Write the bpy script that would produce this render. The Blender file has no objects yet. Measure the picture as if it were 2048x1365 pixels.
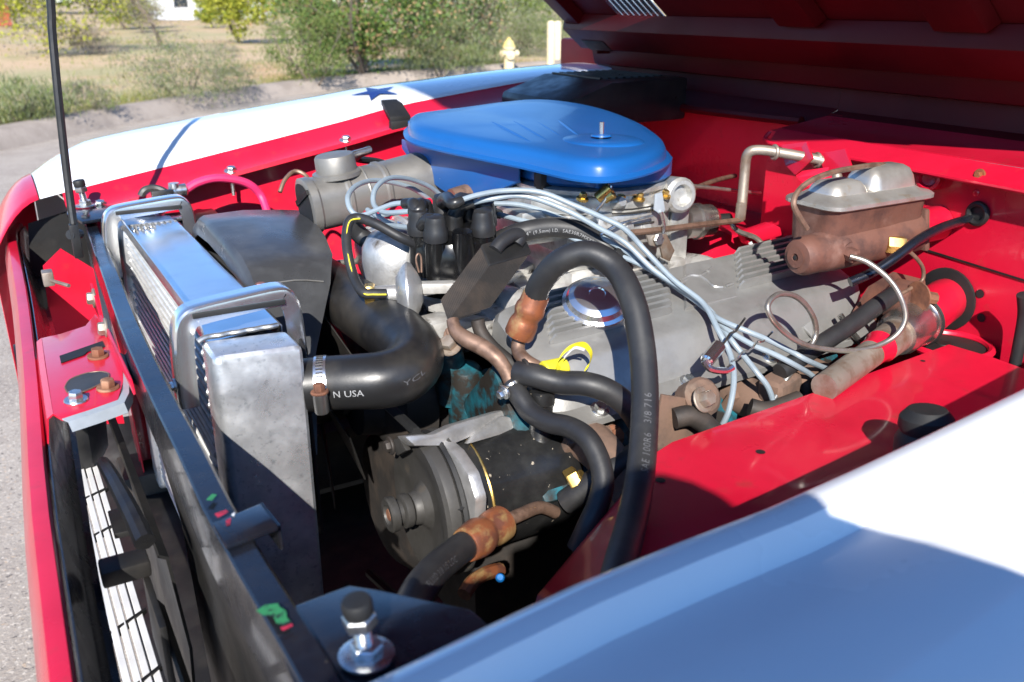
import bpy, bmesh, math, random
from mathutils import Vector as V, Matrix, noise
R=math.radians
random.seed(7)
scene=bpy.context.scene
COL=scene.collection
# ---------------------------------------------------------------- camera
PITCH=R(20.765); YAW=R(30.013); EYE=V((0,0,1.30)); FPX=1800.0
cd=bpy.data.cameras.new('camera'); cam=bpy.data.objects.new('camera',cd); COL.objects.link(cam)
cd.sensor_width=36; cd.lens=FPX/2048*36; cd.clip_start=.01; cd.clip_end=2000
cam.location=EYE; cam.rotation_euler=(R(90)-PITCH,0,-YAW)
cd.dof.use_dof=True; cd.dof.focus_distance=1.12; cd.dof.aperture_fstop=8
scene.camera=cam
# ---------------------------------------------------------------- daylight
SUN=V((.60,1,-.78)).normalized()          # the way the light travels
w=bpy.data.worlds.new('World'); scene.world=w; w.use_nodes=True
nt=w.node_tree; bg=nt.nodes['Background']; sky=nt.nodes.new('ShaderNodeTexSky')
sky.sky_type='NISHITA'; sky.sun_disc=False
sky.sun_elevation=math.asin(-SUN.z); sky.sun_rotation=math.atan2(-SUN.x,-SUN.y)%(2*math.pi)
sky.air_density=1.0; sky.dust_density=.0; sky.ozone_density=9.0; sky.altitude=100
nt.links.new(sky.outputs[0],bg.inputs[0]); bg.inputs[1].default_value=.135
sd=bpy.data.lights.new('sun','SUN'); so=bpy.data.objects.new('sun',sd); COL.objects.link(so)
sd.energy=5.0; sd.angle=R(.53); sd.color=(1,.955,.89)
so.rotation_euler=SUN.to_track_quat('-Z','Y').to_euler(); so.location=(-3,-6,5)
vs=scene.view_settings; vs.view_transform='Standard'; vs.look='None'; vs.exposure=.78; vs.gamma=1; vs.use_curve_mapping=False
scene.cycles.max_bounces=8; scene.cycles.diffuse_bounces=1; scene.cycles.use_denoising=True

# ---------------------------------------------------------------- measuring
_F=V((math.sin(YAW)*math.cos(PITCH),math.cos(YAW)*math.cos(PITCH),-math.sin(PITCH)))
_R=V((math.cos(YAW),-math.sin(YAW),0)); _U=_R.cross(_F)
def at(u,v,y=None,x=None,z=None):
    """survey: the place in the car where the line of sight u,v meets the plane y, x or z"""
    d=_R*((u-1024)/FPX)-_U*((v-682.5)/FPX)+_F
    if y is not None: t=y/d.y
    elif x is not None: t=x/d.x
    else: t=(z-EYE.z)/d.z
    return EYE+d*t
def lerp(tab,x):
    if x<=tab[0][0]: return tab[0][1]
    for (a,p),(b,q) in zip(tab,tab[1:]):
        if x<=b: return p+(q-p)*(x-a)/(b-a)
    return tab[-1][1]

def slerp(tab,x):
    """smooth curve through a table"""
    n=len(tab)
    if x<=tab[0][0]: return tab[0][1]
    if x>=tab[-1][0]: return tab[-1][1]
    for i in range(n-1):
        if x<=tab[i+1][0]: break
    m=lambda k: 0 if k<=0 or k>=n-1 else (tab[k+1][1]-tab[k-1][1])/(tab[k+1][0]-tab[k-1][0])
    h=tab[i+1][0]-tab[i][0]; t=(x-tab[i][0])/h; a,b=tab[i][1],tab[i+1][1]
    ma=m(i) if i else (b-a)/h; mb=m(i+1) if i+1<n-1 else (b-a)/h
    return (2*t**3-3*t*t+1)*a+(t**3-2*t*t+t)*h*ma+(-2*t**3+3*t*t)*b+(t**3-t*t)*h*mb
# ---------------------------------------------------------------- materials
MATS={}
def mat(name,col,rough=.5,metal=0,col2=None,scale=30,lo=.45,hi=.65,bump=0,bscale=200,coat=0,rvar=.12,spec=.5,col3=None,scale3=8,lo3=.55,hi3=.62,det=4,emit=None):
    m=bpy.data.materials.new(name); m.use_nodes=True; n=m.node_tree.nodes; l=m.node_tree.links
    b=n['Principled BSDF']; b.inputs['Metallic'].default_value=metal; b.inputs['Specular IOR Level'].default_value=spec
    b.inputs['Coat Weight'].default_value=coat; b.inputs['Coat Roughness'].default_value=.06
    tc=n.new('ShaderNodeTexCoord')
    def nz(s,d=4,off=0):
        t=n.new('ShaderNodeTexNoise'); t.inputs['Scale'].default_value=s; t.inputs['Detail'].default_value=d; t.inputs['Roughness'].default_value=.6
        mp=n.new('ShaderNodeMapping'); mp.inputs['Location'].default_value=(off,off*1.7,off*.3)
        l.new(tc.outputs['Object'],mp.inputs[0]); l.new(mp.outputs[0],t.inputs['Vector']); return t.outputs['Fac']
    def ramp(src,a,c):
        r=n.new('ShaderNodeMapRange'); r.inputs[1].default_value=a; r.inputs[2].default_value=c; r.clamp=True
        l.new(src,r.inputs[0]); return r.outputs[0]
    def mix(f,a,c):
        x=n.new('ShaderNodeMix'); x.data_type='RGBA'; l.new(f,x.inputs[0])
        for i,q in ((6,a),(7,c)):
            if isinstance(q,tuple): x.inputs[i].default_value=q+(1,) if len(q)==3 else q
            else: l.new(q,x.inputs[i])
        return x.outputs[2]
    if col2 is None: col2=tuple(c*.82 for c in col)
    c=mix(ramp(nz(scale,det),lo,hi),tuple(col),tuple(col2))
    if col3: c=mix(ramp(nz(scale3,6,3.3),lo3,hi3),c,tuple(col3))
    l.new(c,b.inputs['Base Color'])
    rr=n.new('ShaderNodeMapRange'); rr.inputs[3].default_value=max(.02,rough-rvar); rr.inputs[4].default_value=min(1,rough+rvar)
    rr.inputs[1].default_value=.3; rr.inputs[2].default_value=.7
    l.new(nz(scale*.6,5,1.1),rr.inputs[0]); l.new(rr.outputs[0],b.inputs['Roughness'])
    if bump:
        bp=n.new('ShaderNodeBump'); bp.inputs['Strength'].default_value=bump; bp.inputs['Distance'].default_value=.001
        l.new(nz(bscale,3,5),bp.inputs['Height']); l.new(bp.outputs[0],b.inputs['Normal'])
    MATS[name]=m; return m
mat('red paint',(.58,.008,.034),.33,0,(.51,.005,.026),9,coat=.5,bump=.10,bscale=90,rvar=.08,col3=(.40,.025,.03),scale3=34,lo3=.60,hi3=.78)
mat('shaded red',(.075,.0012,.003),.5,0,(.06,.001,.0025),6,coat=.0,spec=.22,bump=.08,bscale=60)  # the red paint again, with shade put into its colour for hood and cowl
mat('white paint',(.80,.80,.81),.24,0,(.77,.775,.79),5,coat=.9,rvar=.08,bump=.03,bscale=25,col3=(.62,.61,.59),scale3=420,lo3=.70,hi3=.76)
mat('blue decal',(.012,.03,.16),.3)
mat('black paint',(.008,.010,.016),.24,0,(.014,.014,.017),40,coat=.35,bump=.10,bscale=110,rvar=.12,col3=(.04,.035,.03),scale3=120,lo3=.69,hi3=.74)
mat('black satin',(.012,.012,.0135),.42,0,(.02,.0195,.019),35,bump=.1,rvar=.15)
mat('dirty black',(.010,.010,.010),.5,0,(.022,.020,.018),18,bump=.3,bscale=80)
mat('shroud plastic',(.045,.046,.048),.32,0,(.08,.082,.084),14,lo=.5,hi=.75,rvar=.12,bump=.06,bscale=60)
mat('rubber hose',(.019,.019,.0205),.5,0,(.031,.0305,.030),26,bump=.12,bscale=220,rvar=.12)
mat('old hose',(.015,.0148,.015),.42,0,(.045,.040,.033),11,lo=.5,hi=.72,bump=.12,bscale=160,rvar=.15)
mat('distributor plastic',(.005,.005,.0055),.26,0,(.010,.010,.0095),30)
mat('boot rubber',(.017,.017,.0185),.4,0,(.026,.026,.026),30)
mat('cast aluminium',(.60,.59,.57),.46,.75,(.42,.41,.39),34,lo=.42,hi=.7,bump=.35,bscale=260,rvar=.14,col3=(.16,.13,.10),scale3=26,lo3=.60,hi3=.72)
mat('carb zinc',(.60,.59,.56),.42,.7,(.44,.43,.40),60,lo=.42,hi=.68,bump=.22,bscale=300,rvar=.14,col3=(.22,.18,.13),scale3=40,lo3=.62,hi3=.74)
mat('intake white',(.62,.61,.58),.5,.45,(.40,.38,.35),25,bump=.3,bscale=120,col3=(.07,.06,.05),scale3=22,lo3=.56,hi3=.64)
mat('polished aluminium',(.86,.865,.87),.20,.94,(.80,.80,.80),16,rvar=.08,bump=.05,bscale=30,det=2)
mat('tank aluminium',(.78,.79,.80),.36,.8,(.64,.655,.67),45,lo=.4,hi=.62,rvar=.14,bump=.10,bscale=160,col3=(.46,.48,.50),scale3=150,lo3=.56,hi3=.72,det=9)
mat('core aluminium',(.70,.70,.68),.42,.25,(.58,.58,.56),60,rvar=.12,bump=.1)
mat('fins dark',(.10,.105,.11),.5,.6)
mat('weld bead',(.52,.52,.51),.45,.9,(.36,.36,.35),150)
mat('chrome',(.86,.87,.87),.12,.97,(.75,.76,.76),20,rvar=.05)
mat('zinc bolt',(.66,.67,.66),.3,.95,(.5,.5,.48),120)
mat('valve cover grey',(.35,.345,.33),.43,.55,(.27,.265,.25),22,lo=.4,hi=.7,bump=.14,bscale=240,rvar=.1,col3=(.20,.19,.175),scale3=18,lo3=.62,hi3=.8)
mat('duct grey',(.25,.24,.22),.44,.5,(.20,.19,.175),20,bump=.06,rvar=.1,col3=(.13,.12,.11),scale3=14,lo3=.64,hi3=.78)
mat('air cleaner blue',(.008,.098,.33),.36,0,(.007,.088,.30),6,coat=.12,rvar=.04,bump=0)
mat('engine blue',(.012,.11,.145),.45,0,(.008,.05,.065),40,col3=(.022,.019,.016),scale3=38,lo3=.40,hi3=.56,bump=.3,bscale=80)
mat('rust',(.21,.085,.045),.8,.1,(.12,.05,.03),50,bump=.6,bscale=150,col3=(.36,.20,.12),scale3=22,lo3=.56,hi3=.7)
mat('rust ferrule',(.30,.10,.042),.42,.35,(.17,.065,.04),45,bump=.25,bscale=160,col3=(.38,.24,.10),scale3=30,lo3=.55,hi3=.66)
mat('manifold rust',(.165,.10,.07),.85,.05,(.10,.066,.05),30,bump=.5,bscale=140,col3=(.22,.16,.12),scale3=20,lo3=.56,hi3=.70)
mat('cast iron brown',(.165,.072,.05),.6,.15,(.085,.042,.034),26,bump=.35,bscale=170,rvar=.15,col3=(.28,.16,.125),scale3=18,lo3=.56,hi3=.76)
mat('lid metal',(.62,.60,.55),.36,.75,(.50,.47,.42),20,bump=.12,bscale=120,rvar=.12,col3=(.52,.42,.30),scale3=34,lo3=.58,hi3=.7)
mat('brass',(.62,.42,.13),.3,.9,(.5,.32,.1),60)
mat('copper pipe',(.25,.155,.11),.5,.45,(.14,.085,.06),60,bump=.2)
mat('steel line',(.42,.40,.36),.36,.8,(.33,.29,.24),50)
mat('steel rusty',(.34,.29,.24),.5,.6,(.24,.16,.11),40,bump=.2)
mat('steel clean',(.56,.54,.51),.28,.95,(.45,.43,.4),30,rvar=.1)
mat('wire grey',(.25,.305,.345),.42,0,(.21,.255,.29),30,rvar=.08)
mat('pink cable',(.72,.03,.14),.45,0,(.62,.03,.12),20)
mat('yellow tag',(.72,.62,.03),.5)
mat('white print',(.32,.32,.32),.6)
mat('grey print',(.09,.09,.095),.6)
mat('bare grey paint',(.40,.44,.48),.45,.2)
mat('chip green',(.03,.20,.07),.5,0,(.015,.03,.02),140,lo=.5,hi=.6)
mat('chip red',(.42,.02,.05),.5,0,(.05,.01,.015),160)
mat('pulley grey',(.062,.059,.055),.5,.3,(.044,.042,.038),26,bump=.15,bscale=160,rvar=.12,col3=(.10,.08,.06),scale3=30,lo3=.64,hi3=.8)
mat('pump black',(.013,.013,.013),.36,0,(.022,.022,.021),40,coat=.2,bump=.12,col3=(.36,.31,.24),scale3=130,lo3=.665,hi3=.68)
mat('belt',(.013,.013,.013),.6)
mat('grille white',(.78,.78,.78),.35,.1,(.7,.7,.7),20)
mat('dark iron',(.028,.025,.023),.65,.2,(.055,.043,.035),24,bump=.4,bscale=90)
mat('battery black',(.02,.02,.021),.4,0,(.05,.048,.045),20)
mat('blue cap',(.0,.14,.45),.5)
# ---------------------------------------------------------------- building
def obj(name,bm,m,parent=None,sharp=34,root=None):
    """one mesh object; its points were given in the world and are moved to the thing's own place"""
    bmesh.ops.recalc_face_normals(bm,faces=bm.faces)
    o=None
    r=V((0,0,0))
    if parent is not None: r=parent['_base'] if '_base' in parent else (0,0,0)
    elif root is not None: r=root
    r=V(r)
    if r.length: bmesh.ops.translate(bm,verts=bm.verts,vec=-r)
    me=bpy.data.meshes.new(name); bm.to_mesh(me); bm.free()
    if sharp:
        me.shade_smooth(); me.set_sharp_from_angle(angle=R(sharp))
    for q in (m if isinstance(m,(list,tuple)) else [m]): me.materials.append(MATS[q] if isinstance(q,str) else q)
    o=bpy.data.objects.new(name,me); COL.objects.link(o)
    if parent is not None: o.parent=parent; o['_base']=tuple(r)
    elif root is not None: o.location=r; o['_base']=tuple(r)
    return o
def tag(o,label,cat,group=None):
    o['label']=label; o['category']=cat
    if group: o['group']=group
    return o
def thing(name,label,cat,loc,group=None):
    o=bpy.data.objects.new(name,None); COL.objects.link(o); o.location=loc; o['_base']=tuple(loc); o.empty_display_size=.05
    return tag(o,label,cat,group)
def struct(o): o['kind']='structure'; return o
def join(*bs):
    b=bmesh.new()
    for q in bs:
        me=bpy.data.meshes.new('t'); q.to_mesh(me); q.free(); b.from_mesh(me); bpy.data.meshes.remove(me)
    return b
def frame(axis):
    a=V(axis).normalized(); h=V((0,0,1)) if abs(a.z)<.9 else V((1,0,0))
    s=a.cross(h).normalized(); return s,a.cross(s).normalized()*-1,a
def bev(b,off,seg=2,ang=30):
    e=[x for x in b.edges if len(x.link_faces)==2 and x.calc_face_angle(0)>R(ang)]
    if e: bmesh.ops.bevel(b,geom=e,offset=off,segments=seg,affect='EDGES',profile=.6,clamp_overlap=True)
    return b
def box(c,s,ax=None,bevel=0,seg=2):
    """box centred at c with sizes s along the unit axes ax"""
    b=bmesh.new(); bmesh.ops.create_cube(b,size=1)
    bmesh.ops.scale(b,vec=V(s),verts=b.verts)
    if ax:
        M=Matrix((ax[0],ax[1],ax[2])).transposed().to_4x4(); bmesh.ops.transform(b,matrix=M,verts=b.verts)
    bmesh.ops.translate(b,vec=V(c),verts=b.verts)
    bmesh.ops.recalc_face_normals(b,faces=b.faces)
    if bevel: bev(b,bevel,seg)
    return b
def box2(a,c,bevel=0,seg=2): 
    a=V(a);c=V(c); return box((a+c)/2,[abs(x) for x in (c-a)],None,bevel,seg)
def prism(poly,vec,bevel=0,seg=2):
    b=bmesh.new(); vec=V(vec); p=[b.verts.new(V(q)) for q in poly]; q=[b.verts.new(V(x)+vec) for x in poly]
    b.faces.new(p); b.faces.new(q[::-1]); n=len(p)
    for i in range(n): b.faces.new((p[i],q[i],q[(i+1)%n],p[(i+1)%n]))
    bmesh.ops.recalc_face_normals(b,faces=b.faces)
    if bevel: bev(b,bevel,seg)
    return b
def spline(pts,res=6,closed=False):
    pts=[V(p) for p in pts]; n=len(pts)
    if n<3 or res<2: return pts
    out=[]
    for i in range(n if closed else n-1):
        g=lambda k: pts[k%n] if closed else pts[max(0,min(n-1,k))]
        a,b,c,d=g(i-1),g(i),g(i+1),g(i+2)
        for j in range(res):
            t=j/res
            out.append(.5*((2*b)+(c-a)*t+(2*a-5*b+4*c-d)*t*t+(3*b-a-3*c+d)*t**3))
    if not closed: out.append(pts[-1])
    return out
def frames(P):
    T=[]
    for i in range(len(P)):
        t=(P[min(i+1,len(P)-1)]-P[max(i-1,0)]); T.append(t.normalized())
    s,u,_=frame(T[0]); N=[s]
    for i in range(1,len(P)):
        n=N[-1]-T[i]*N[-1].dot(T[i]); N.append(n.normalized())
    return T,N
def tube(pts,r,n=10,res=6,cap=True,flat=None):
    P=spline(pts,res); T,N=frames(P); L=len(P)
    rs=r if isinstance(r,(list,tuple)) else [r]*len(pts)
    b=bmesh.new(); rings=[]
    for i,p in enumerate(P):
        f=i/(L-1)*(len(rs)-1); k=min(int(f),len(rs)-2); rr=rs[k]+(rs[k+1]-rs[k])*(f-k)
        B=T[i].cross(N[i]); ring=[]
        for j in range(n):
            a=2*math.pi*j/n; ring.append(b.verts.new(p+(N[i]*math.cos(a)+B*math.sin(a))*rr))
        rings.append(ring)
    for a,c in zip(rings,rings[1:]):
        for j in range(n): b.faces.new((a[j],a[(j+1)%n],c[(j+1)%n],c[j]))
    if cap: b.faces.new(rings[0][::-1]); b.faces.new(rings[-1])
    return b
def lathe(prof,o,axis,n=24,closed=False):
    """prof: (radius, height along axis)"""
    s,u,a=frame(axis); o=V(o); b=bmesh.new(); rings=[]
    for r,h in prof:
        if r<1e-6: rings.append([b.verts.new(o+a*h)])
        else: rings.append([b.verts.new(o+a*h+(s*math.cos(2*math.pi*j/n)+u*math.sin(2*math.pi*j/n))*r) for j in range(n)])
    prs=list(zip(rings,rings[1:]))+([(rings[-1],rings[0])] if closed else [])
    for p,q in prs:
        for j in range(n):
            k=(j+1)%n
            if len(p)==1 and len(q)==1: continue
            if len(p)==1: b.faces.new((p[0],q[k],q[j]))
            elif len(q)==1: b.faces.new((p[j],p[k],q[0]))
            else: b.faces.new((p[j],p[k],q[k],q[j]))
    if not closed:
        if len(rings[0])>1: b.faces.new(rings[0][::-1])
        if len(rings[-1])>1: b.faces.new(rings[-1])
    return b
def cyl(a,c,r,n=16,bevel=0):
    a=V(a);c=V(c);h=(c-a).length
    pr=[(r,0),(r,h)] if not bevel else [(r-bevel,0),(r,bevel),(r,h-bevel),(r-bevel,h)]
    return lathe(pr,a,c-a,n)
def loft(rings,cap=True,ring_closed=True):
    b=bmesh.new(); RR=[[b.verts.new(V(p)) for p in r] for r in rings]; n=len(RR[0])
    for p,q in zip(RR,RR[1:]):
        for j in range(n if ring_closed else n-1): b.faces.new((p[j],p[(j+1)%n],q[(j+1)%n],q[j]))
    if cap and ring_closed: b.faces.new(RR[0][::-1]); b.faces.new(RR[-1])
    return b
def sheet(grid,thick=.0015):
    b=loft(grid,False,False); bmesh.ops.recalc_face_normals(b,faces=b.faces)
    if thick: bmesh.ops.solidify(b,geom=b.faces[:],thickness=thick)
    return b
def hexbolt(c,axis,r,h,washer=True,n=6):
    c=V(c); a=V(axis).normalized()
    b=lathe([(r*.9,0),(r,h*.12),(r,h*.8),(r*.86,h),(0,h*1.02)],c,a,6)
    if washer: b=join(b,lathe([(r*1.55,-.0015),(r*1.6,0),(r*1.5,.0012),(r*.5,.0012)],c,a,18))
    return b
def ring(c,axis,R0,r,n=28,m=8):
    return lathe([(R0+r*math.cos(2*math.pi*i/m),r*math.sin(2*math.pi*i/m)) for i in range(m)],c,axis,n,True)
def lettering(text,pts,r,size,start,lift=1.015,face=EYE,res=6,flip=False,turn=0.0,spacing=1.0):
    """words printed round a hose, starting at arc length start, turned to where one reads them"""
    P=spline(pts,res); T,N=frames(P); acc=[0]
    for a,b in zip(P,P[1:]): acc.append(acc[-1]+(b-a).length)
    cu=bpy.data.curves.new('t','FONT'); cu.body=text; cu.size=1; cu.resolution_u=2; cu.space_character=spacing
    o=bpy.data.objects.new('t',cu); COL.objects.link(o)
    dg=bpy.context.evaluated_depsgraph_get(); me=o.evaluated_get(dg).to_mesh()
    b=bmesh.new(); b.from_mesh(me); o.evaluated_get(dg).to_mesh_clear(); bpy.data.objects.remove(o); bpy.data.curves.remove(cu)
    bmesh.ops.triangulate(b,faces=b.faces); bmesh.ops.subdivide_edges(b,edges=[e for e in b.edges if e.calc_length()>.3],cuts=1)
    for v in b.verts:
        s=start+(v.co.x*size if not flip else -v.co.x*size); s=max(0,min(acc[-1]-1e-5,s))
        k=0
        while k<len(acc)-2 and acc[k+1]<s: k+=1
        f=(s-acc[k])/max(1e-9,acc[k+1]-acc[k]); p=P[k].lerp(P[k+1],f); t=(T[k].lerp(T[k+1],f)).normalized()
        e=(V(face)-p); e=(e-t*e.dot(t)).normalized(); q=e.cross(t)
        if flip: q=-q
        a=turn+(v.co.y-.35)*size/r
        v.co=p+(e*math.cos(a)+q*math.sin(a))*r*lift
    return b
# ================================================================ ground, road, kerb
def groundmat(name,cols,scales,rough=.95,bump=.4,bs=60,bd=.01):
    m=bpy.data.materials.new(name); m.use_nodes=True; n=m.node_tree.nodes; l=m.node_tree.links; b=n['Principled BSDF']
    b.inputs['Roughness'].default_value=rough; b.inputs['Specular IOR Level'].default_value=.25
    tc=n.new('ShaderNodeTexCoord'); cur=None
    for i,((c,lo,hi),s) in enumerate(zip(cols,scales)):
        if cur is None:
            rgb=n.new('ShaderNodeRGB'); rgb.outputs[0].default_value=c+(1,); cur=rgb.outputs[0]; continue
        t=n.new('ShaderNodeTexNoise'); t.inputs['Scale'].default_value=s; t.inputs['Detail'].default_value=7; t.inputs['Roughness'].default_value=.65
        mp=n.new('ShaderNodeMapping'); mp.inputs['Location'].default_value=(i*7.3,i*3.1,i); l.new(tc.outputs['Object'],mp.inputs[0]); l.new(mp.outputs[0],t.inputs['Vector'])
        r=n.new('ShaderNodeMapRange'); r.inputs[1].default_value=lo; r.inputs[2].default_value=hi; l.new(t.outputs['Fac'],r.inputs[0])
        x=n.new('ShaderNodeMix'); x.data_type='RGBA'; l.new(r.outputs[0],x.inputs[0]); l.new(cur,x.inputs[6]); x.inputs[7].default_value=c+(1,); cur=x.outputs[2]
    l.new(cur,b.inputs['Base Color'])
    t=n.new('ShaderNodeTexNoise'); t.inputs['Scale'].default_value=bs; t.inputs['Detail'].default_value=6; l.new(tc.outputs['Object'],t.inputs['Vector'])
    bp=n.new('ShaderNodeBump'); bp.inputs['Strength'].default_value=bump; bp.inputs['Distance'].default_value=bd; l.new(t.outputs['Fac'],bp.inputs['Height']); l.new(bp.outputs[0],b.inputs['Normal'])
    MATS[name]=m
groundmat('field soil',[((.56,.40,.25),0,0),((.42,.36,.19),.42,.60),((.50,.30,.16),.54,.68),((.27,.27,.11),.56,.70),((.60,.48,.33),.6,.72)],[0,.35,.22,.6,2.2],bump=.8,bs=12,bd=.05)
groundmat('asphalt',[((.40,.345,.29),0,0),((.33,.28,.235),.42,.6),((.58,.51,.43),.55,.62),((.13,.115,.105),.57,.64),((.52,.38,.26),.60,.66)],[0,3,85,70,55],bump=.7,bs=130,bd=.004)
groundmat('kerb asphalt',[((.37,.31,.26),0,0),((.29,.24,.20),.42,.6),((.44,.38,.32),.58,.68)],[0,2.5,40],bump=.25,bs=60,bd=.004)
kpx=[(0,288),(230,243),(540,190),(760,165),(1000,146)]
K=[at(u,v,z=0) for u,v in kpx]
d0=(K[0]-K[1]).normalized(); d1=(K[-1]-K[-2]).normalized()
K=[K[0]+d0*40,K[0]+d0*10]+K+[K[-1]+d1*8,K[-1]+d1*60]
for k in K: k.z=0
K=spline(K,6)
def off(P,d):
    o=[]
    for i,p in enumerate(P):
        t=(P[min(i+1,len(P)-1)]-P[max(0,i-1)]).normalized(); o.append(p+V((-t.y,t.x,0))*d)
    return o
def gz(x,y,d):   # gentle swell of the field behind the kerb
    f=max(0,min(1,(d-1.5)/6)); return f*(.22*noise.noise(V((x*.09,y*.09,1)))+.10*noise.noise(V((x*.3,y*.3,4))))
offs=[.20,1.2,3,6,9,13,18,25,35,50,80,140,260,500]
rows=[off(K,d) for d in offs]
field=[]
for d,rw in zip(offs,rows):
    field.append([V((p.x,p.y,.06+gz(p.x,p.y,d) if d>.5 else .05)) for p in rw])
b=sheet(field,0); struct(obj('field',b,'field soil'))
b=bmesh.new(); vs_=[b.verts.new(p) for p in ((-500,-500,-.08),(500,-500,-.08),(500,700,-.08),(-500,700,-.08))]; b.faces.new(vs_); struct(obj('ground',b,'field soil'))
prof=[(-.36,-.02),(-.31,.03),(-.25,.12),(-.18,.16),(.0,.165),(.10,.155),(.24,.05)]
b=loft([[p+V((0,0,h)) for p in off(K,d)] for d,h in prof],False,False); struct(obj('kerb',b,'kerb asphalt'))
near=[V((p.x,p.y,0)) for p in off(K,-.30)]
b=loft([[V((p.x+6,p.y-(30 if i==1 else 0),0)) if i else p for p in near] for i in (1,0)],False,False)
b=bmesh.new(); far=[b.verts.new(p) for p in near]; nr=[b.verts.new(V((p.x*1.2+10,p.y-55,0))) for p in near]
for i in range(len(far)-1): b.faces.new((far[i],far[i+1],nr[i+1],nr[i]))
struct(obj('road',b,'asphalt'))

# ================================================================ plants and things across the road
def leafmat(name,c,c2,tr=.25):
    m=bpy.data.materials.new(name); m.use_nodes=True; n=m.node_tree.nodes; l=m.node_tree.links; b=n['Principled BSDF']
    g=n.new('ShaderNodeNewGeometry'); x=n.new('ShaderNodeMix'); x.data_type='RGBA'; l.new(g.outputs['Random Per Island'],x.inputs[0]); x.inputs[6].default_value=c+(1,); x.inputs[7].default_value=c2+(1,)
    l.new(x.outputs[2],b.inputs['Base Color']); b.inputs['Roughness'].default_value=.6; b.inputs['Specular IOR Level'].default_value=.3
    b.inputs['Subsurface Weight'].default_value=0
    t=n.new('ShaderNodeBsdfTranslucent'); l.new(x.outputs[2],t.inputs[0]); a=n.new('ShaderNodeMixShader'); a.inputs[0].default_value=tr
    l.new(b.outputs[0],a.inputs[1]); l.new(t.outputs[0],a.inputs[2]); l.new(a.outputs[0],n['Material Output'].inputs[0]); MATS[name]=m
leafmat('leaf laurel',(.07,.15,.03),(.17,.24,.07)); leafmat('leaf sage',(.17,.20,.10),(.28,.30,.17)); leafmat('leaf scrub',(.10,.15,.03),(.21,.24,.07))
leafmat('leaf citrus',(.30,.32,.03),(.46,.45,.06)); leafmat('leaf green',(.12,.19,.02),(.24,.29,.05)); leafmat('dry bloom',(.36,.22,.11),(.46,.33,.18)); leafmat('twig grey',(.22,.18,.15),(.33,.28,.23)); leafmat('leaf dark',(.025,.05,.02),(.05,.085,.035))
leafmat('grass blade',(.30,.27,.09),(.20,.24,.06))
mat('bark',(.19,.15,.115),.9,0,(.11,.085,.065),14,bump=.5,bscale=30)
def crown(c,rad,n,size,seed,mi=(1,),clumps=40,shell=.55,aspect=1.7,up=.0,sig=.16,lowcut=-.9):
    rnd=random.Random(seed); b=bmesh.new(); cl=[]
    for i in range(clumps):
        while True:
            p=V((rnd.uniform(-1,1),rnd.uniform(-1,1),rnd.uniform(-1,1)))
            if shell<p.length<1 and p.z>lowcut: break
        cl.append((p,rnd.uniform(.6,1.35)))
    mats=len(mi)
    for i in range(n):
        p,s=cl[rnd.randrange(clumps)]
        q=p+V((rnd.gauss(0,sig),rnd.gauss(0,sig),rnd.gauss(0,sig*.8)))*s
        o=V(c)+V((q.x*rad[0],q.y*rad[1],q.z*rad[2]))
        if o.z<.03: continue
        a=V((rnd.gauss(0,1),rnd.gauss(0,1),rnd.gauss(up,1))).normalized(); t=a.cross(V((rnd.gauss(0,1),rnd.gauss(0,1),rnd.gauss(0,1)))).normalized()
        z=size*rnd.uniform(.6,1.3); w_=z/aspect
        f=b.faces.new([b.verts.new(x) for x in (o-a*z*.5,o+t*w_*.5,o+a*z*.5,o-t*w_*.5)])
        f.material_index=rnd.choices(range(mats),mi)[0]
    return b
def limbs(base,top,spread,n,r,seed,gen=2):
    rnd=random.Random(seed); bs=[]; base=V(base); top=V(top)
    def go(p,d,L,rr,g):
        q=p+d*L*.5+V((rnd.gauss(0,.06),rnd.gauss(0,.06),0))*L; e=p+d*L
        bs.append(tube([p,q,e],[rr,rr*.8,rr*.5],6,3,False))
        if g>0:
            for _ in range(rnd.randint(2,3)):
                dd=(d+V((rnd.gauss(0,.55),rnd.gauss(0,.55),rnd.uniform(-.1,.5)))).normalized(); go(q.lerp(e,rnd.uniform(.2,1)),dd,L*.62,rr*.5,g-1)
    h=(top-base).length
    for i in range(n):
        d=((top-base).normalized()+V((rnd.gauss(0,spread),rnd.gauss(0,spread),0))).normalized(); go(base+V((rnd.gauss(0,r*.6),rnd.gauss(0,r*.6),0)),d,h*.6,r,gen)
    return join(*bs)
def plant(name,cat,label,u,v,w,h,cols,n,leaf,seed,trunk=False,group=None,clear=.0,weights=None,dp=None,clumps=40,shell=.5,aspect=1.7,up=0,sig=.16,twigs=4,lowcut=-.9,z=.08):
    """a bush or tree whose foot stands at the surveyed spot; w and h in metres"""
    p=at(u,v,z=z); t=thing(name,label,cat,p,group)
    cz=p.z+clear+(h-clear)/2; dp=dp or w
    obj('crown',crown((p.x,p.y,cz),(w/2,dp/2,(h-clear)/2),n,leaf,seed,weights or [1]*len(cols),clumps,shell,aspect,up,sig,lowcut),cols,t,0)
    obj('trunk' if trunk else 'stems',limbs(p-V((0,0,.1)),p+V((0,0,h*(.75 if trunk else .8))),.25 if trunk else .55,1 if trunk else twigs,(.05 if trunk else .022)*h/1.8,seed+1,2),'bark',t)
    return t
G='scrub across the road'
plant('laurel_bush','bush','big dark leafy bush with brownish seed heads, tallest across the road',735,156,2.7,3.1,['leaf laurel','leaf green','dry bloom'],22000,.072,11,group=G,weights=[8,2,2.2],dp=2.0,clumps=48,aspect=2.0,sig=.15,shell=.45)
plant('laurel_bush','bush','bright green bush at the left foot of the tall dark bush',628,171,1.35,1.35,['leaf scrub','leaf laurel'],6500,.05,12,group=G,weights=[3,1],clumps=50,aspect=3,up=1.2,shell=.2)
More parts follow.
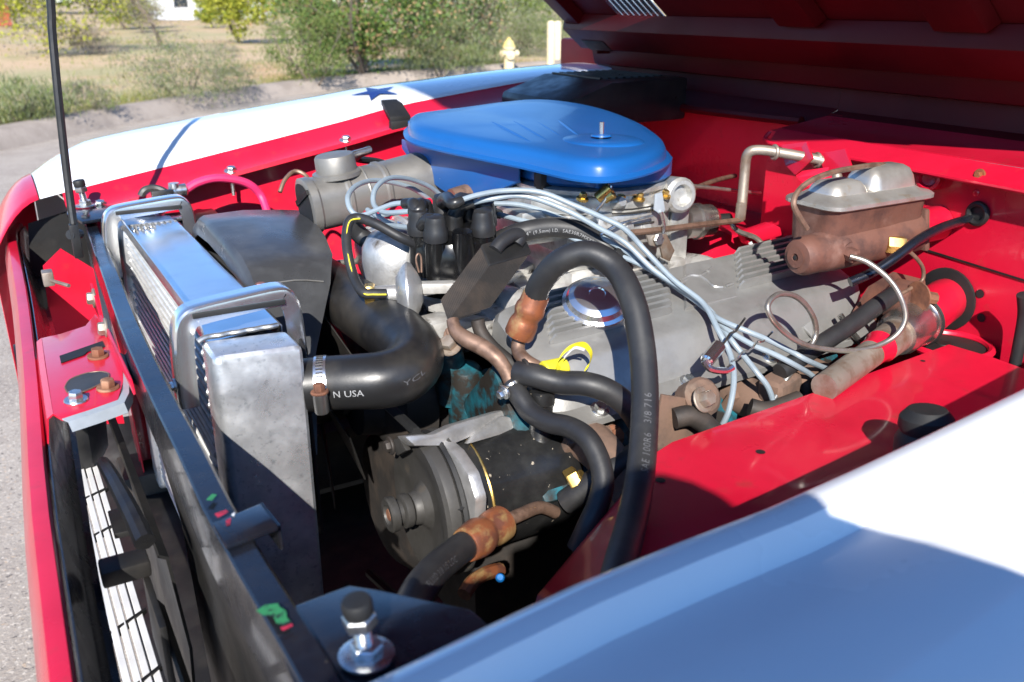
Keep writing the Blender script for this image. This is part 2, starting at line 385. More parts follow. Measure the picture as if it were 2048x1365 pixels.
plant('laurel_bush','bush','leafy bush with rusty seed heads reaching the top edge behind the tall bush',905,140,2.2,2.3,['leaf laurel','leaf sage','dry bloom'],8000,.07,13,group=G,weights=[4,4,2],clumps=60,shell=.3)
plant('scrub_bush','bush','wispy green scrub right of the tall bush above the far fender',880,150,1.9,.95,['leaf scrub','leaf sage'],7500,.07,14,group=G,clumps=70,aspect=7,up=2,shell=.1)
plant('scrub_bush','bush','feathery scrub just left of the fire hydrant',965,128,1.3,1.0,['leaf scrub','leaf sage','twig grey'],5500,.08,15,group=G,clumps=50,aspect=8,up=2,shell=.1,weights=[4,3,1])
plant('scrub_bush','bush','pale green scrub between fire hydrant and bollards',1062,112,1.6,1.1,['leaf sage','leaf scrub','twig grey'],5500,.08,16,group=G,clumps=50,aspect=8,up=2,shell=.1,weights=[3,3,1])
plant('scrub_bush','bush','broad scrub behind the bollards beside the raised hood',1130,92,2.8,1.2,['leaf scrub','leaf sage'],8000,.09,17,group=G,clumps=60,aspect=6,up=1.6,shell=.1)
plant('scrub_bush','bush','tall grey-green scrub behind the fire hydrant at the top edge',1010,105,2.9,1.9,['leaf sage','leaf green'],7000,.09,18,group=G,clumps=50,aspect=3,shell=.2)
plant('sage_bush','bush','loose grey-green bush standing alone at the kerb in the middle left',375,206,1.6,.82,['leaf sage','twig grey','leaf scrub'],7500,.05,21,group=G,weights=[5,2,3],clumps=45,aspect=6,up=1.5,shell=.05,sig=.2)
plant('sage_bush','bush','small sage bush adjoining the right side of the loose kerb bush',455,192,.8,.42,['leaf sage','twig grey','leaf scrub'],2600,.045,22,group=G,clumps=30,aspect=6,up=1,shell=.05)
plant('sage_bush','bush','upright bushy grass clump at the left edge of the photo',40,254,1.05,.55,['leaf scrub','leaf sage'],4200,.07,23,group=G,clumps=40,aspect=9,up=2.5,shell=.05)
plant('sage_bush','bush','low green clump at the kerb just right of the prop rod',160,238,.8,.40,['leaf scrub','leaf sage','twig grey'],3000,.06,24,group=G,clumps=40,aspect=8,up=2,shell=.05)
plant('dry_bush','bush','round leafless grey bush in the field behind the prop rod',195,110,1.05,.62,['twig grey','leaf sage'],3600,.07,25,group=G,weights=[6,1],clumps=40,aspect=9,up=1,shell=.05)
plant('dry_bush','bush','small dry tuft in the middle of the field',450,115,.7,.3,['twig grey','leaf sage'],1200,.06,26,group=G,clumps=20,aspect=8,up=1.5,shell=.05)
plant('dry_bush','bush','small olive bush in the field near the tall bush',548,72,1.0,.45,['leaf sage','leaf scrub'],1500,.07,27,group=G,clumps=20,aspect=4,shell=.05)
GT='orchard trees in the field'
plant('orchard_tree','tree','nearly bare small tree directly behind the prop rod',112,112,2.4,2.6,['leaf citrus','twig grey'],4200,.08,31,True,GT,clear=.12,clumps=60,shell=.2,weights=[3,2])
plant('orchard_tree','tree','bright yellow-green round tree at the top left',250,56,2.6,2.9,['leaf citrus','leaf green'],7500,.11,32,True,GT,clear=.12,clumps=60,shell=.3)
plant('orchard_tree','tree','thin brown twiggy tree in the middle of the field',322,102,1.9,2.4,['twig grey','leaf citrus'],4200,.07,33,True,GT,clear=.12,clumps=50,shell=.2,aspect=5,weights=[5,1])
plant('orchard_tree','tree','yellow-green tree casting a shadow on the bare field',482,86,1.85,2.3,['leaf citrus','leaf green'],6500,.09,34,True,GT,clear=.12,clumps=50,shell=.2,weights=[4,1])
plant('orchard_tree','tree','small yellow-green tree in front of the white house',425,54,1.5,1.5,['leaf citrus','leaf green'],4200,.10,35,True,GT,clear=.12,clumps=40,shell=.2)
plant('orchard_tree','tree','pale yellow tree between the white house and the tall bush',528,48,2.9,3.4,['leaf citrus','leaf sage'],7000,.12,36,True,GT,clear=.12,clumps=60,shell=.2,weights=[3,1])
plant('orchard_tree','tree','yellow-green tree at the far upper left corner',35,54,2.9,3.2,['leaf citrus','leaf green'],7000,.12,37,True,GT,clear=.12,clumps=60,shell=.2)
plant('orchard_tree','tree','greyish tree left of the white house',285,62,1.8,2.4,['leaf sage','twig grey','leaf citrus'],2600,.11,38,True,GT,clear=.12,clumps=50,shell=.2)
GD='dark trees at the end of the field'
for i,(u,l) in enumerate(((-60,'dark distant tree beyond the left edge of the field'),(60,'dark distant tree behind the upper left corner tree'),(190,'dark distant tree left of the bright round tree'),(300,'dark distant tree left of the white house'),(480,'dark distant tree right of the white house'),(590,'dark distant tree behind the pale yellow tree'),(700,'dark distant tree behind the tall bush'))):
    plant('distant_tree','tree',l,u,27,11,8.5,['leaf dark','leaf green'],2600,.55,50+i,True,GD,clear=.4,clumps=50,shell=.3,weights=[5,1])
for i,(u,l) in enumerate(((840,'far green tree above the right end of the tall bush'),(1000,'far green tree above the fire hydrant'),(1130,'far green tree beside the hood corner'))):
    plant('distant_tree','tree',l,u,42,8,5.5,['leaf sage','leaf green'],2600,.4,60+i,True,GD,clear=.4,clumps=50,shell=.3)
# grass and weeds of the field: nobody could count them
rnd=random.Random(5); b=bmesh.new()
P=K; L=len(P)
for i in range(26000):
    k=rnd.randrange(6,L-8); f=rnd.random(); p=P[k].lerp(P[k+1],f); t=(P[k+1]-P[k]).normalized(); nrm=V((-t.y,t.x,0))
    d=.55+abs(rnd.gauss(0,.5)) if i<8000 else .6+30*rnd.random()**1.6
    q=p+nrm*d
    dens=noise.noise(V((q.x*.45,q.y*.45,2)))
    if dens<rnd.uniform(-.5,.35): continue
    q.z=.05+gz(q.x,q.y,d); h=rnd.uniform(.05,.16)*(1 if i<8000 else .75); a=rnd.uniform(0,6.28); ww=.006+.0006*d
    s=V((math.cos(a),math.sin(a),0))*ww; b.faces.new([b.verts.new(x) for x in (q-s,q+s,q+V((rnd.gauss(0,.03),rnd.gauss(0,.03),h)))])
g=obj('grass',b,'grass blade',None,0); g['kind']='stuff'; g['label']='dry yellow-green grass and weeds scattered over the field'; g['category']='grass'
# white house
mat('house wall',(.74,.75,.76),.8); mat('house roof',(.05,.06,.075),.8); mat('house glass',(.02,.03,.04),.1)
hp=at(398,40,z=.05); hp.z=.05
t=thing('white_house','low white house with dark roof at the far end of the field','house',hp)
hx=V((1,.12,0)).normalized(); hy=V((-.12,1,0)).normalized(); hz=V((0,0,1))
wl=[hp+hx*a+hz*c for a,c in ((-2.1,0),(2.1,0),(2.1,2.3),(0,3.4),(-2.1,2.3))]
obj('wall',prism(wl,hy*8),'house wall',t,0)
for s in (-1,1): obj('roof',prism([hp+hx*a*s+hz*c-hy*.4 for a,c in ((0,3.42),(2.6,2.06),(2.6,2.22),(0,3.6))],hy*8.8),'house roof',t,0)
obj('lean_to',prism([hp+hx*a+hz*c+hy*1.5 for a,c in ((2.12,0),(6,0),(6,1.7),(2.12,1.9))],hy*5),'house wall',t,0)
obj('lean_to_roof',prism([hp+hx*a+hz*c+hy*1.1 for a,c in ((2.7,1.93),(6.4,1.72),(6.4,1.86),(2.7,2.1))],hy*5.8),'house roof',t,0)
for a in (-1.1,1.0):
    wv=obj('window',box(hp+hx*a+hz*1.3-hy*.01,(.9,.06,1.0),(hx,hy,hz)),'house roof',t,0); obj('pane',box(hp+hx*a+hz*1.3-hy*.045,(.78,.03,.88),(hx,hy,hz)),'house glass',wv,0)
# red shed far left
mat('shed red',(.42,.09,.05),.8)
sp=at(-14,52,z=.05); sp.z=.05
t=thing('shed','low rust red shed at the left edge of the field','shed',sp)
obj('wall',box2(sp+V((-3,0,0)),sp+V((.9,3,1.6))),'shed red',t,0); obj('roof',prism([sp+V(q) for q in ((-3.3,-.3,1.6),(1.2,-.3,1.6),(1.2,-.3,1.72),(-3.3,-.3,2.1))],(0,3.6,0)),'house roof',t,0)
# hydrant
mat('hydrant cream',(.78,.66,.42),.55,0,(.68,.55,.33),20); mat('hydrant yellow',(.78,.62,.22),.5)
hb=at(1018,150,y=15.0); hb.z=.05
t=thing('fire_hydrant','cream fire hydrant with yellow top across the road','hydrant',hb)
obj('barrel',lathe([(.15,0),(.15,.03),(.10,.04),(.095,.06),(.09,.40),(.12,.41),(.12,.44),(.085,.45)],hb,(0,0,1),20),'hydrant cream',t)
obj('bonnet',lathe([(.12,.441),(.12,.465),(.10,.48),(.085,.53),(.045,.57),(.03,.575),(.03,.61),(0,.612)],hb,(0,0,1),20),'hydrant yellow',t)
for s in (-1,1): obj('nozzle',lathe([(.05,.07),(.05,.13),(.062,.135),(.062,.17),(.025,.175),(.025,.20),(0,.2)],hb+V((0,0,.33)),V((s,-.1,0)),14),'hydrant cream',t)
obj('pumper_nozzle',lathe([(.06,.07),(.06,.12),(.078,.125),(.078,.16),(.03,.165),(.03,.19),(0,.19)],hb+V((0,0,.31)),(-.35,-1,0),14),'hydrant cream',t)
for i,(u,yy,l) in enumerate(((1101,15.6,'cream bollard, the nearer of the two beside the hood corner'),(1114,16.3,'cream bollard, the farther of the two beside the hood corner'))):
    q=at(u,130,y=yy); q.z=.05
    hh=at(u,45,y=yy).z-.05
    t=thing('bollard',l,'bollard',q,'cream bollards')
    obj('post',lathe([(.075,0),(.075,hh-.02),(.07,hh-.004)],q,(0,0,1),18),'hydrant cream',t); obj('cap',lathe([(.07,hh-.004),(.055,hh+.02),(0,hh+.032)],q,(0,0,1),18),'hydrant cream',t)
# ================================================================ the car body
CY=1.023
car=thing('car','classic car with red engine bay, white front fenders and its hood raised','car',(.6,CY,0))
# near fender (white, beside the camera)
zn=[(-.12,.930),(.0,.955),(.11,.968),(.267,.985),(.412,.989),(.671,1.014),(1.2,1.075),(2.1,1.11)]
zf=[(-.05,.955),(.07,.982),(.37,1.034),(.63,1.08),(.75,1.103),(1.23,1.15),(2.1,1.165)]
zc=[(-.05,-.02),(.02,.0),(.06,.012),(.11,.034),(.175,.049),(.485,.037),(.82,.016),(1.25,.003),(2.1,.0)]
XS=[-.02+.03*i for i in range(8)]+[.25+.075*i for i in range(14)]+[1.35,1.6,1.85,2.1]
nprof=[(.328,0),(.321,.0060),(.310,.0080),(.300,.0068),(.2945,-.0020),(.289,-.0115),(.279,-.0130),(.25,-.0065),(.21,-.004),(.17,-.010),(.135,-.022),(.11,-.04),(.092,-.07),(.084,-.12),(.082,-.2),(.09,-.4),(.10,-.55)]
def nsec(x,prof,front=1):
    z=slerp(zn,x); return [V((x,y+.032,z+h)) for y,h in prof]
fn=obj('fender',sheet([nsec(x,nprof) for x in XS],.0012),'white paint',car,50); fn['label']='white near fender with a deep crease beside its inner edge'
nin=[(.3285,-.001),(.331,-.012),(.333,-.045),(.337,-.060),(.366,-.064),(.368,-.070)]
obj('fender_flange',sheet([nsec(x,nin) for x in XS],.0012),'red paint',car,50)
# far fender
XF=[.064,.075,.088,.10,.115,.13,.145,.16,.175,.195,.215,.25]+[.32+.075*i for i in range(13)]+[1.3,1.45,1.65,1.85,2.1]
fprof=[(1.728,0,0),(1.732,.003,.02),(1.745,.004,.12),(1.79,.003,.5),(1.84,.0,.82),(1.885,-.003,.97),(1.915,-.006,1.0),(1.94,-.016,.95),(1.96,-.04,.8),(1.975,-.09,.5),(1.985,-.18,.2),(1.985,-.35,0),(1.98,-.55,0)]
def fsec(x): z=slerp(zf,x); c=slerp(zc,x); return [V((x,y,z+h+c*k+.008*k)) for y,h,k in fprof]
ff=obj('fender',sheet([fsec(x) for x in XF],.0012),'white paint',car,50); ff['label']='white far fender with a dark blue star on it'
fin=[(1.7275,-.001,0),(1.722,-.006,0),(1.70,-.018,0),(1.683,-.025,0),(1.66,-.0275,0),(1.656,-.034,0)]
def fsec2(x): z=slerp(zf,x); return [V((x,y,z+h)) for y,h,k in fin]
obj('fender_flange',sheet([fsec2(x) for x in [.10]+XF[4:]],.0012),'red paint',car,50)
# red nose extension of the far fender and of the near one
def fext(x,k):  # k 0 at the fender joint, 1 at the tip
    z=slerp(zf,.062); c=slerp(zc,.062); dr=-.02*k-.085*k*k
    return [V((x,y-(.0 if j<5 else .05*k*k),z+h+c*kk+.008*kk+dr)) for j,(y,h,kk) in enumerate(fprof)]
obj('fender_extension',sheet([fext(.062-.09*k,k) for k in (0,.15,.3,.45,.6,.75,.9,1)],.0012),'red paint',car,50)
def next_(x,k):
    z=slerp(zn,-.022); return [V((x,y+.032+(0 if j<8 else .05*k*k),z+h-.015*k-.06*k*k)) for j,(y,h) in enumerate(nprof)]
obj('fender_extension',sheet([next_(-.022-.06*k,k) for k in (0,.3,.6,1)],.0012),'red paint',car,50)
# star on the far fender
def on_far(u,v,lift=.0022):
    best=None
    for i in range(60):
        y=1.735+.2*i/59; p=at(u,v,y=y); z=slerp(zf,p.x); c=slerp(zc,p.x)
        h=lerp([(a,bb) for a,bb,_ in fprof],y); k=lerp([(a,kk) for a,_,kk in fprof],y)
        dz=abs(p.z-(z+h+c*k+.008*k))
        if best is None or dz<best[0]: best=(dz,V((p.x,y,z+h+c*k+.008*k+lift)))
    return best[1]
c=on_far(752,186); b=bmesh.new(); ctr=b.verts.new(c+V((0,0,.001))); vs_=[]
for i in range(10):
    a=R(36*i+20); r_=.052 if i%2==0 else .02; x=c.x+math.cos(a)*r_; y=c.y+math.sin(a)*r_
    z=slerp(zf,x); cc=slerp(zc,x); h=lerp([(p,q) for p,q,_ in fprof],y); k=lerp([(p,q) for p,_,q in fprof],y); vs_.append(b.verts.new(V((x,y,z+h+cc*k+.008*k+.0025))))
for i in range(10): b.faces.new((ctr,vs_[i],vs_[(i+1)%10]))
obj('star',b,'blue decal',car,0)
# nose panel
xo=[(-.2,-.05),(.4,-.028),(.55,-.025),(.79,-.021),(1.1,-.008),(1.4,.0),(1.75,.004),(1.86,.008),(1.93,.02)]
nz_=[(.0,.895),(.8,.90),(1.5,.905),(1.8,.908),(1.93,.90)]
nop=[(-.006,-.066),(-.010,-.05),(-.010,-.03),(-.003,-.006),(.0,0),(.006,.0012),(.0125,.001),(.0145,-.002),(.0155,-.010),(.022,-.055),(.026,-.066)]
YS=[-.05+.1*i for i in range(20)]+[1.9,1.93]
obj('nose_panel',sheet([[V((lerp(xo,y)+a,y,lerp(nz_,y)+h)) for a,h in nop] for y in YS],.0012),'red paint',car,40)
obj('nose_liner',sheet([[V((lerp(xo,y)+a,y,lerp(nz_,y)+h)) for a,h in ((.0172,-.0045),(.019,-.012),(.027,-.062),(.034,-.074),(.040,-.076))] for y in YS],.0012),'black paint',car,40)
# radiator support: bar, end plates, front legs
xl=[(.30,.097),(.44,.094),(.6,.089),(.99,.092),(1.3,.105),(1.66,.120)]
ys=[.33+.09*i for i in range(15)]+[1.66]
def bar(y): 
    x=lerp(xl,y); ww=.021 if y<1.45 else .019; zz=.958+.002*math.sin(y*21)
    return [V((x,y,zz-.055)),V((x-.0005,y,zz-.0012)),V((x+.001,y,zz)),V((x+ww-.003,y,zz)),V((x+ww,y,zz-.004)),V((x+ww,y,zz-.028)),V((x+ww-.004,y,zz-.028)),V((x+ww-.005,y,zz-.006)),V((x+.004,y,zz-.006)),V((x+.004,y,zz-.055))]
sup=obj('radiator_support',loft([bar(y) for y in ys]),'black paint',car,30)
obj('support_plate',prism([V((x,y,.954)) for x,y in ((.092,.31),(.094,.455),(.112,.462),(.150,.465),(.165,.45),(.205,.405),(.21,.36),(.18,.33))],(0,0,-.005),.0015),'black paint',sup)
obj('support_plate',prism([V((x,y,.972)) for x,y in ((.110,1.55),(.095,1.62),(.10,1.69),(.17,1.70),(.27,1.72),(.25,1.67),(.165,1.63),(.145,1.56))],(0,0,-.005),.0015),'black paint',sup)
obj('support_tab',prism([at(*q,z=.962) for q in ((425,1047),(520,1007),(556,1052),(452,1092))],(0,0,-.004),.001),'black paint',sup)
obj('support_tab_lip',prism([at(520,1007,z=.9575),at(556,1052,z=.9575),at(556,1052,z=.9575)+V((.002,0,0)),at(520,1007,z=.9575)+V((.002,0,0))],(0,0,-.02),0),'black paint',sup)
def chip(px,m,z): 
    b=bmesh.new(); b.faces.new([b.verts.new(at(u,v,z=z)) for u,v in px]); return obj('paint_chip',b,m,sup,0)
chip([(412,1000),(424,988),(434,990),(424,1002)],'chip green',.9618)
chip([(428,1028),(452,1020),(458,1024),(436,1036)],'chip red',.9625); chip([(452,1040),(462,1036),(460,1050),(452,1052)],'chip red',.9625); chip([(462,1030),(470,1024),(468,1034)],'grille white',.9625)
chip([(512,1222),(530,1210),(556,1207),(560,1214),(572,1222),(574,1236),(583,1244),(566,1252),(552,1246),(546,1232),(528,1232)],'chip green',.9618); chip([(560,1256),(584,1247),(586,1252),(566,1262)],'chip red',.9619)
obj('support_panel',sheet([[V((lerp(xl,y)+.004+a,y,z)) for a,z in ((0,.90),(.012,.80),(.015,.70),(.02,.52))] for y in (.33,.5,.7,.86)],.002),'dirty black',car,40)
obj('support_panel',sheet([[V((lerp(xl,y)+.004+a,y,z)) for a,z in ((0,.90),(.012,.80),(.015,.70),(.02,.52))] for y in (1.5,1.58,1.66)],.002),'red paint',car,40)
# lower crossmember and air deflectors in front of the radiator
obj('air_deflector',sheet([[V((.060,y,.80)),V((.066,y,.79)),V((.072,y,.70)),V((.066,y,.60)),V((.07,y,.50))] for y in (.34,.5,.68,.74)],.003),'dirty black',car,30)
obj('air_deflector',sheet([[V((.070,y,.83)),V((.078,y,.825)),V((.086,y,.72)),V((.08,y,.60))] for y in (.76,.85,.95,1.1)],.003),'dirty black',car,30)
obj('lower_crossmember',box2((.06,.2,.42),(.2,1.85,.50),.006),'dirty black',car)
# hood latch support and struts
obj('latch_strut',tube([at(205,925,y=.86),at(222,950,y=.83),at(262,1025,y=.76),at(290,1085,y=.72)],[.006,.007,.0085,.009],10,4),'black satin',car)
obj('nose_bracket',box2((.020,.735,.826),(.060,.762,.842),.003),'dirty black',car); obj('nose_bracket_plate',box2((.052,.66,.76),(.058,.74,.825),.002),'dirty black',car)
obj('nose_bracket',prism([at(*q,z=.84) for q in ((215,1022),(262,1008),(275,1058),(228,1068))],(0,0,-.006),.001),'dirty black',car)
# grille: white slats stepping down behind the nose
gr=obj('grille',box2((.010,-.02,.684),(.018,1.55,.704),.002),'dirty black',car)
sl=None
for i in range(9):
    for j in range(2):
        x=.022+.0088*i; z=.706-.0025*i; y0=.02+.690*j; y1=y0+.686
        b=prism([V((x,y0,z)),V((x+.0072,y0,z-.0005)),V((x+.0066,y0,z-.006)),V((x+.0006,y0,z-.006))],(0,y1-y0,0),.0008,1)
        if i<4: obj('slat',b,'grille white',gr)
        else: b.free()
for j in range(3):
    y=.005+.690*j
    obj('grille_rib',prism([V((.014,y,.712)),V((.064,y,.702)),V((.064,y,.690)),V((.014,y,.690))],(0,.012,0),.001,1),'dirty black',gr)
for j in range(15):
    y=.06+.0975*j
    obj('grille_web',prism([V((.020,y,.7062)),V((.060,y+.035,.6985)),V((.060,y+.035,.694)),V((.020,y,.694))],(.0,.0045,0)),'dirty black',gr,0)
# hood latch bracket (red, on the bar)
lb=obj('latch_bracket',prism([at(*q,z=.926) for q in ((83,676),(120,668),(170,652),(190,628),(224,665),(243,715),(247,762),(236,800),(124,838),(106,828))],(0,0,-.003),.001),'red paint',car); lb['label']='red hood latch bracket with four bolts and an oval hole'
obj('bracket_lip',sheet([[at(u,v,z=.9262),at(u+2,v+1,z=.9265)+V((.004,-.004,-.002)),at(u+2,v+1,z=.9265)+V((.006,-.007,-.012))] for u,v in ((124,838),(180,820),(236,800),(246,780),(247,740),(238,705))],.0012),'bare grey paint',lb)
obj('bracket_side',sheet([[at(*q,z=.9262),at(*q,z=.9262)+V((-.006,0,-.004)),at(*q,z=.9262)+V((-.010,0,-.03))] for q in ((83,676),(90,730),(98,780),(106,828))],.0015),'red paint',lb)
upx=.0875
up=[V((upx,.915,.925)),V((upx,1.245,.925)),V((upx,1.255,.945)),V((upx,1.235,.958)),V((upx,1.20,.950)),V((upx,1.17,.934)),V((upx,1.10,.937)),V((upx,.93,.937))]
obj('bracket_upstand',prism(up,(-.003,0,0),.001),'red paint',lb)
obj('bracket_slot',prism([at(*q,z=.9268) for q in ((119,713),(165,697),(205,683),(210,694),(176,704),(168,711),(122,727))],(0,0,.0006)),'belt',lb,0)
oc=[at(*q,z=.9268) for q in ((130,775),(140,760),(170,748),(200,744),(217,748),(214,760),(190,774),(160,786),(138,787))]
obj('bracket_hole',prism(oc,(0,0,.0005)),'pulley grey',lb,0)
obj('hole_rim',tube(oc+[oc[0]],.0010,6,4),'copper pipe',lb)
for (u,v,m) in ((196,712,'rust'),(216,775,'rust'),(152,800,'zinc bolt')): obj('bolt',hexbolt(at(u,v,z=.9275),(.05,-.05,1),.0072,.009),m,lb)
for y,z in ((1.213,.944),(1.115,.934)): obj('bolt',hexbolt(V((upx-.003,y,z)),(-1,0,.1),.0080,.008),'steel rusty',lb)
# small fittings behind the nose
obj('headlight_adjuster',join(box(at(96,556,y=1.36),(.014,.022,.020),None,.002),cyl(at(104,562,y=1.34),at(138,572,y=1.31),.0026,8)),'steel rusty',car)
obj('headlight_bucket',lathe([(.10,0),(.105,.02),(.09,.05),(.05,.075),(0,.08)],V((-.02,1.62,.66)),(1,0,0),24),'dirty black',car)
obj('headlight_bucket',lathe([(.08,0),(.085,.02),(.075,.05),(.04,.075),(0,.08)],V((.0,1.30,.74)),(1,0,0),24),'black satin',car)
obj('inner_panel',prism([V((x,1.585,z)) for x,z in ((.03,.62),(.125,.60),(.118,.885),(.075,.925),(.045,.90))],(0,.002,0)),'red paint',car,0)
obj('inner_panel',prism([V((x,1.78,z)) for x,z in ((.0,.62),(.13,.60),(.128,.95),(.04,.93))],(0,.002,0)),'dirty black',car,0)
# far apron
zt=[(.10,.962),(.4,1.012),(.7,1.065),(1.2,1.115)]
obj('apron',sheet([[V((x,1.702,lerp(zt,x)-.003)),V((x,1.70,lerp(zt,x)-.05)),V((x,1.695,.93)),V((x,1.675,.86)),V((x,1.62,.78)),V((x,1.56,.70)),V((x,1.54,.45))] for x in (.135,.3,.5,.7,.9,1.1,1.26)],.002),'red paint',car,50)
# near apron: top plate, folded edge, low flap, outer wall
pz=.88
pl=[at(*q,z=pz) for q in ((1312,908),(1346,886),(1560,811),(1740,748),(1900,690),(1985,715),(2048,738))]
plo=[V((1.6,pl[-1].y-.04,pz)),V((1.6,.395,pz)),V((.30,.395,pz-.003)),at(1235,1075,z=pz)]
ap=obj('apron',prism(pl+plo,(0,0,-.002)),'red paint',car,0); ap['label']='red inner fender plate below the near fender edge'
obj('apron_edge',prism([p for p in pl[:5]]+[p-V((0,0,.012)) for p in pl[:5]][::-1],(0,.0015,0)),'red paint',car,0)
obj('apron_flap',sheet([[at(1312,908,z=pz),at(1235,1080,z=pz),V((.30,.40,pz-.004))],[at(1290,935,z=pz-.02),at(1160,1100,z=pz-.03),V((.25,.42,pz-.06))],[at(1262,985,z=.82),at(1075,1190,z=.80),V((.20,.42,.72))],[V((.44,.60,.6)),V((.32,.5,.58)),V((.19,.42,.5))]],.002),'red paint',car,40)
for u,v in ((1321,961),(1521,904)): obj('drill_hole',lathe([(.0048,0),(0,.0003)],at(u,v,z=pz+.0006),(0,0,1),14),'belt',car,0)
obj('drill_hole',lathe([(.003,0),(0,.0003)],at(1846,722,z=pz+.0006),(0,0,1),10),'belt',car,0)
obj('inner_wall',sheet([[V((x,.392,slerp(zn,x)-.055)),V((x,.392,pz-.01)),V((x,.405,.6)),V((x,.42,.4))] for x in (.16,.5,1.0,1.6)],.002),'red paint',car,0)
# lower engine bay, frame rails
obj('frame_rail',box2((.1,.46,.42),(1.6,.56,.54),.01),'dark iron',car); obj('frame_rail',box2((.1,1.49,.42),(1.6,1.59,.54),.01),'dark iron',car)
obj('floor_shield',box2((.22,.5,.36),(1.3,1.55,.38),.005),'dark iron',car)
# firewall and cowl
FX=1.12
FW=[V((FX,.38,.45)),V((FX,1.09,.45)),V((FX,1.09,1.10)),V((FX,.38,1.095))]
fw=obj('firewall',prism(FW,(.004,0,0)),'red paint',car,0)
obj('firewall',prism([V((1.24,1.05,.45)),V((1.24,1.75,.45)),V((1.24,1.75,1.115)),V((1.24,1.05,1.12))],(.004,0,0)),'red paint',car,0)
obj('firewall_return',box2((FX,1.088,.45),(1.24,1.092,1.10)),'red paint',car,0)
obj('firewall_seam',prism([at(u,v,x=FX-.001) for u,v in ((1800,482),(2100,575),(2100,579),(1800,486))],(-.0015,0,0)),'dirty black',fw,0)
fl=[at(*q,x=FX-.02) for q in ((1563,262),(1600,258),(2130,352),(2130,372),(1590,282))]
obj('cowl_flange',prism([V((FX-.006,1.07,1.106)),V((FX-.034,1.058,1.088)),V((FX-.034,.36,1.080)),V((FX-.008,.36,1.1025))],(.012,0,-.004),.002),'red paint',fw)
obj('cowl_flange_roll',tube([V((FX-.020,1.072,1.100)),V((FX-.034,1.056,1.086)),V((FX-.0345,.9,1.0845)),V((FX-.0345,.6,1.0815)),V((FX-.0345,.36,1.079))],.0035,8,3),'red paint',fw)
ct=obj('cowl_top',sheet([[V((FX+.002,y,1.1045)),V((FX+.05,y,1.110)),V((1.235,y,1.118)),V((1.256,y,1.125)),V((1.262,y,1.182)),V((1.30,y,1.205)),V((1.64,y,1.215))] for y in (.36,.7,1.0,1.075)],.002),['red paint','shaded red'],car,40)
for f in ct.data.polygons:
    if f.center.x+.6>1.236: f.material_index=1  # rear faces take the red darkened to stand in for shade
obj('cowl_top',sheet([[V((1.20,y,1.10)),V((1.235,y,1.118)),V((1.258,y,1.128)),V((1.264,y,1.182)),V((1.30,y,1.205)),V((1.64,y,1.215))] for y in (1.077,1.3,1.55,1.73)],.002),'shaded red',car,40)
obj('cowl_corner',box2((1.262,1.732,1.05),(1.34,1.95,1.213),.008),'shaded red',car); obj('cowl_corner',box2((1.262,.12,1.05),(1.34,.358,1.213),.008),'shaded red',car)
obj('cowl_seal',tube([V((1.205,1.70,1.112)),V((1.20,1.55,1.116)),V((1.19,1.42,1.104)),V((1.20,1.25,1.104)),V((1.20,1.1,1.108))],.008,8,5),'shaded red',car)
for u,v in ((1843,607+20),(1843,607),): pass
for (u,v) in ((1960,588),(1962,636)): obj('firewall_hole',lathe([(.006,0),(.004,-.0006),(0,-.0006)],at(u,v,x=FX-.0012),(-1,0,0),12),'belt',fw,0)
obj('cable_grommet',ring(at(1955,428,x=FX-.003),(-1,0,0),.013,.004),'belt',fw); obj('grommet_hole',lathe([(.013,0),(0,.0005)],at(1955,428,x=FX-.001),(-1,0,0),16),'belt',fw,0)
obj('column_seal',lathe([(.044,0),(.044,.004),(.034,.006),(0,.006)],at(1893,598,x=FX-.001),(-1,0,0),28),'belt',fw)
sh=at(1955,690,y=.66)
obj('shock_opening',ring(V((1.07,.68,.868)),(0,0,1),.05,.005,32,8),'red paint',car); obj('shock_hole',lathe([(.047,0),(0,.0008)],V((1.07,.68,.8665)),(0,0,1),24),'belt',car,0)
obj('shock_mount',lathe([(.03,0),(.028,.014),(.012,.02),(.010,.028),(0,.028)],V((1.07,.69,.84)),(0,0,1),16),'dirty black',car)
obj('firewall_boss',lathe([(.017,0),(.016,.02),(.012,.022),(.009,.016),(0,.014)],at(1866,357,x=FX-.001),(-1,-.3,.1),16),'red paint',fw)
obj('firewall_bracket',prism([at(1563,290,x=1.02),at(1612,284,x=1.02),at(1625,318,x=1.0),at(1590,350,x=1.0),at(1570,330,x=1.01)],(.003,0,0)),'red paint',fw,0)
obj('firewall_bracket',prism([at(1636,308,x=1.03),at(1690,298,x=1.03),at(1702,332,x=1.02),at(1650,348,x=1.02)],(.003,0,0)),'red paint',fw,0)
obj('bracket_web',prism([at(1585,345,x=1.005),at(1690,330,x=1.03),at(1640,385,x=1.01),at(1610,372,x=1.0)],(.003,0,0)),'red paint',fw,0)
obj('bolt',hexbolt(V((FX-.023,.70,1.09)),(-1,0,0),.005,.006),'rust ferrule',fw)
obj('firewall_ledge',prism([V((1.0,1.09,.90)),V((1.24,1.09,.92)),V((1.24,1.55,.92)),V((1.0,1.45,.90))],(0,0,.004)),'red paint',car,0)
obj('tunnel',prism([V((.86,1.02,.70)),V((1.12,1.02,.70)),V((1.12,1.02,.93)),V((.98,1.02,.96)),V((.90,1.02,.90))],(0,.35,0),.01),'red paint',car)
# spot welds and seams of the red panels
for i in range(7): obj('spot_weld',lathe([(.005,0),(.004,.0008),(.002,.0012),(0,.0012)],V((FX-.0005,.46+.085*i,1.062)),(-1,0,0),10),'red paint',fw)
for i in range(12): x=.18+.085*i; obj('spot_weld',lathe([(.005,0),(.004,.0008),(0,.0012)],V((x,1.6995,lerp(zt,x)-.035)),(0,-1,.1),10),'red paint',car)
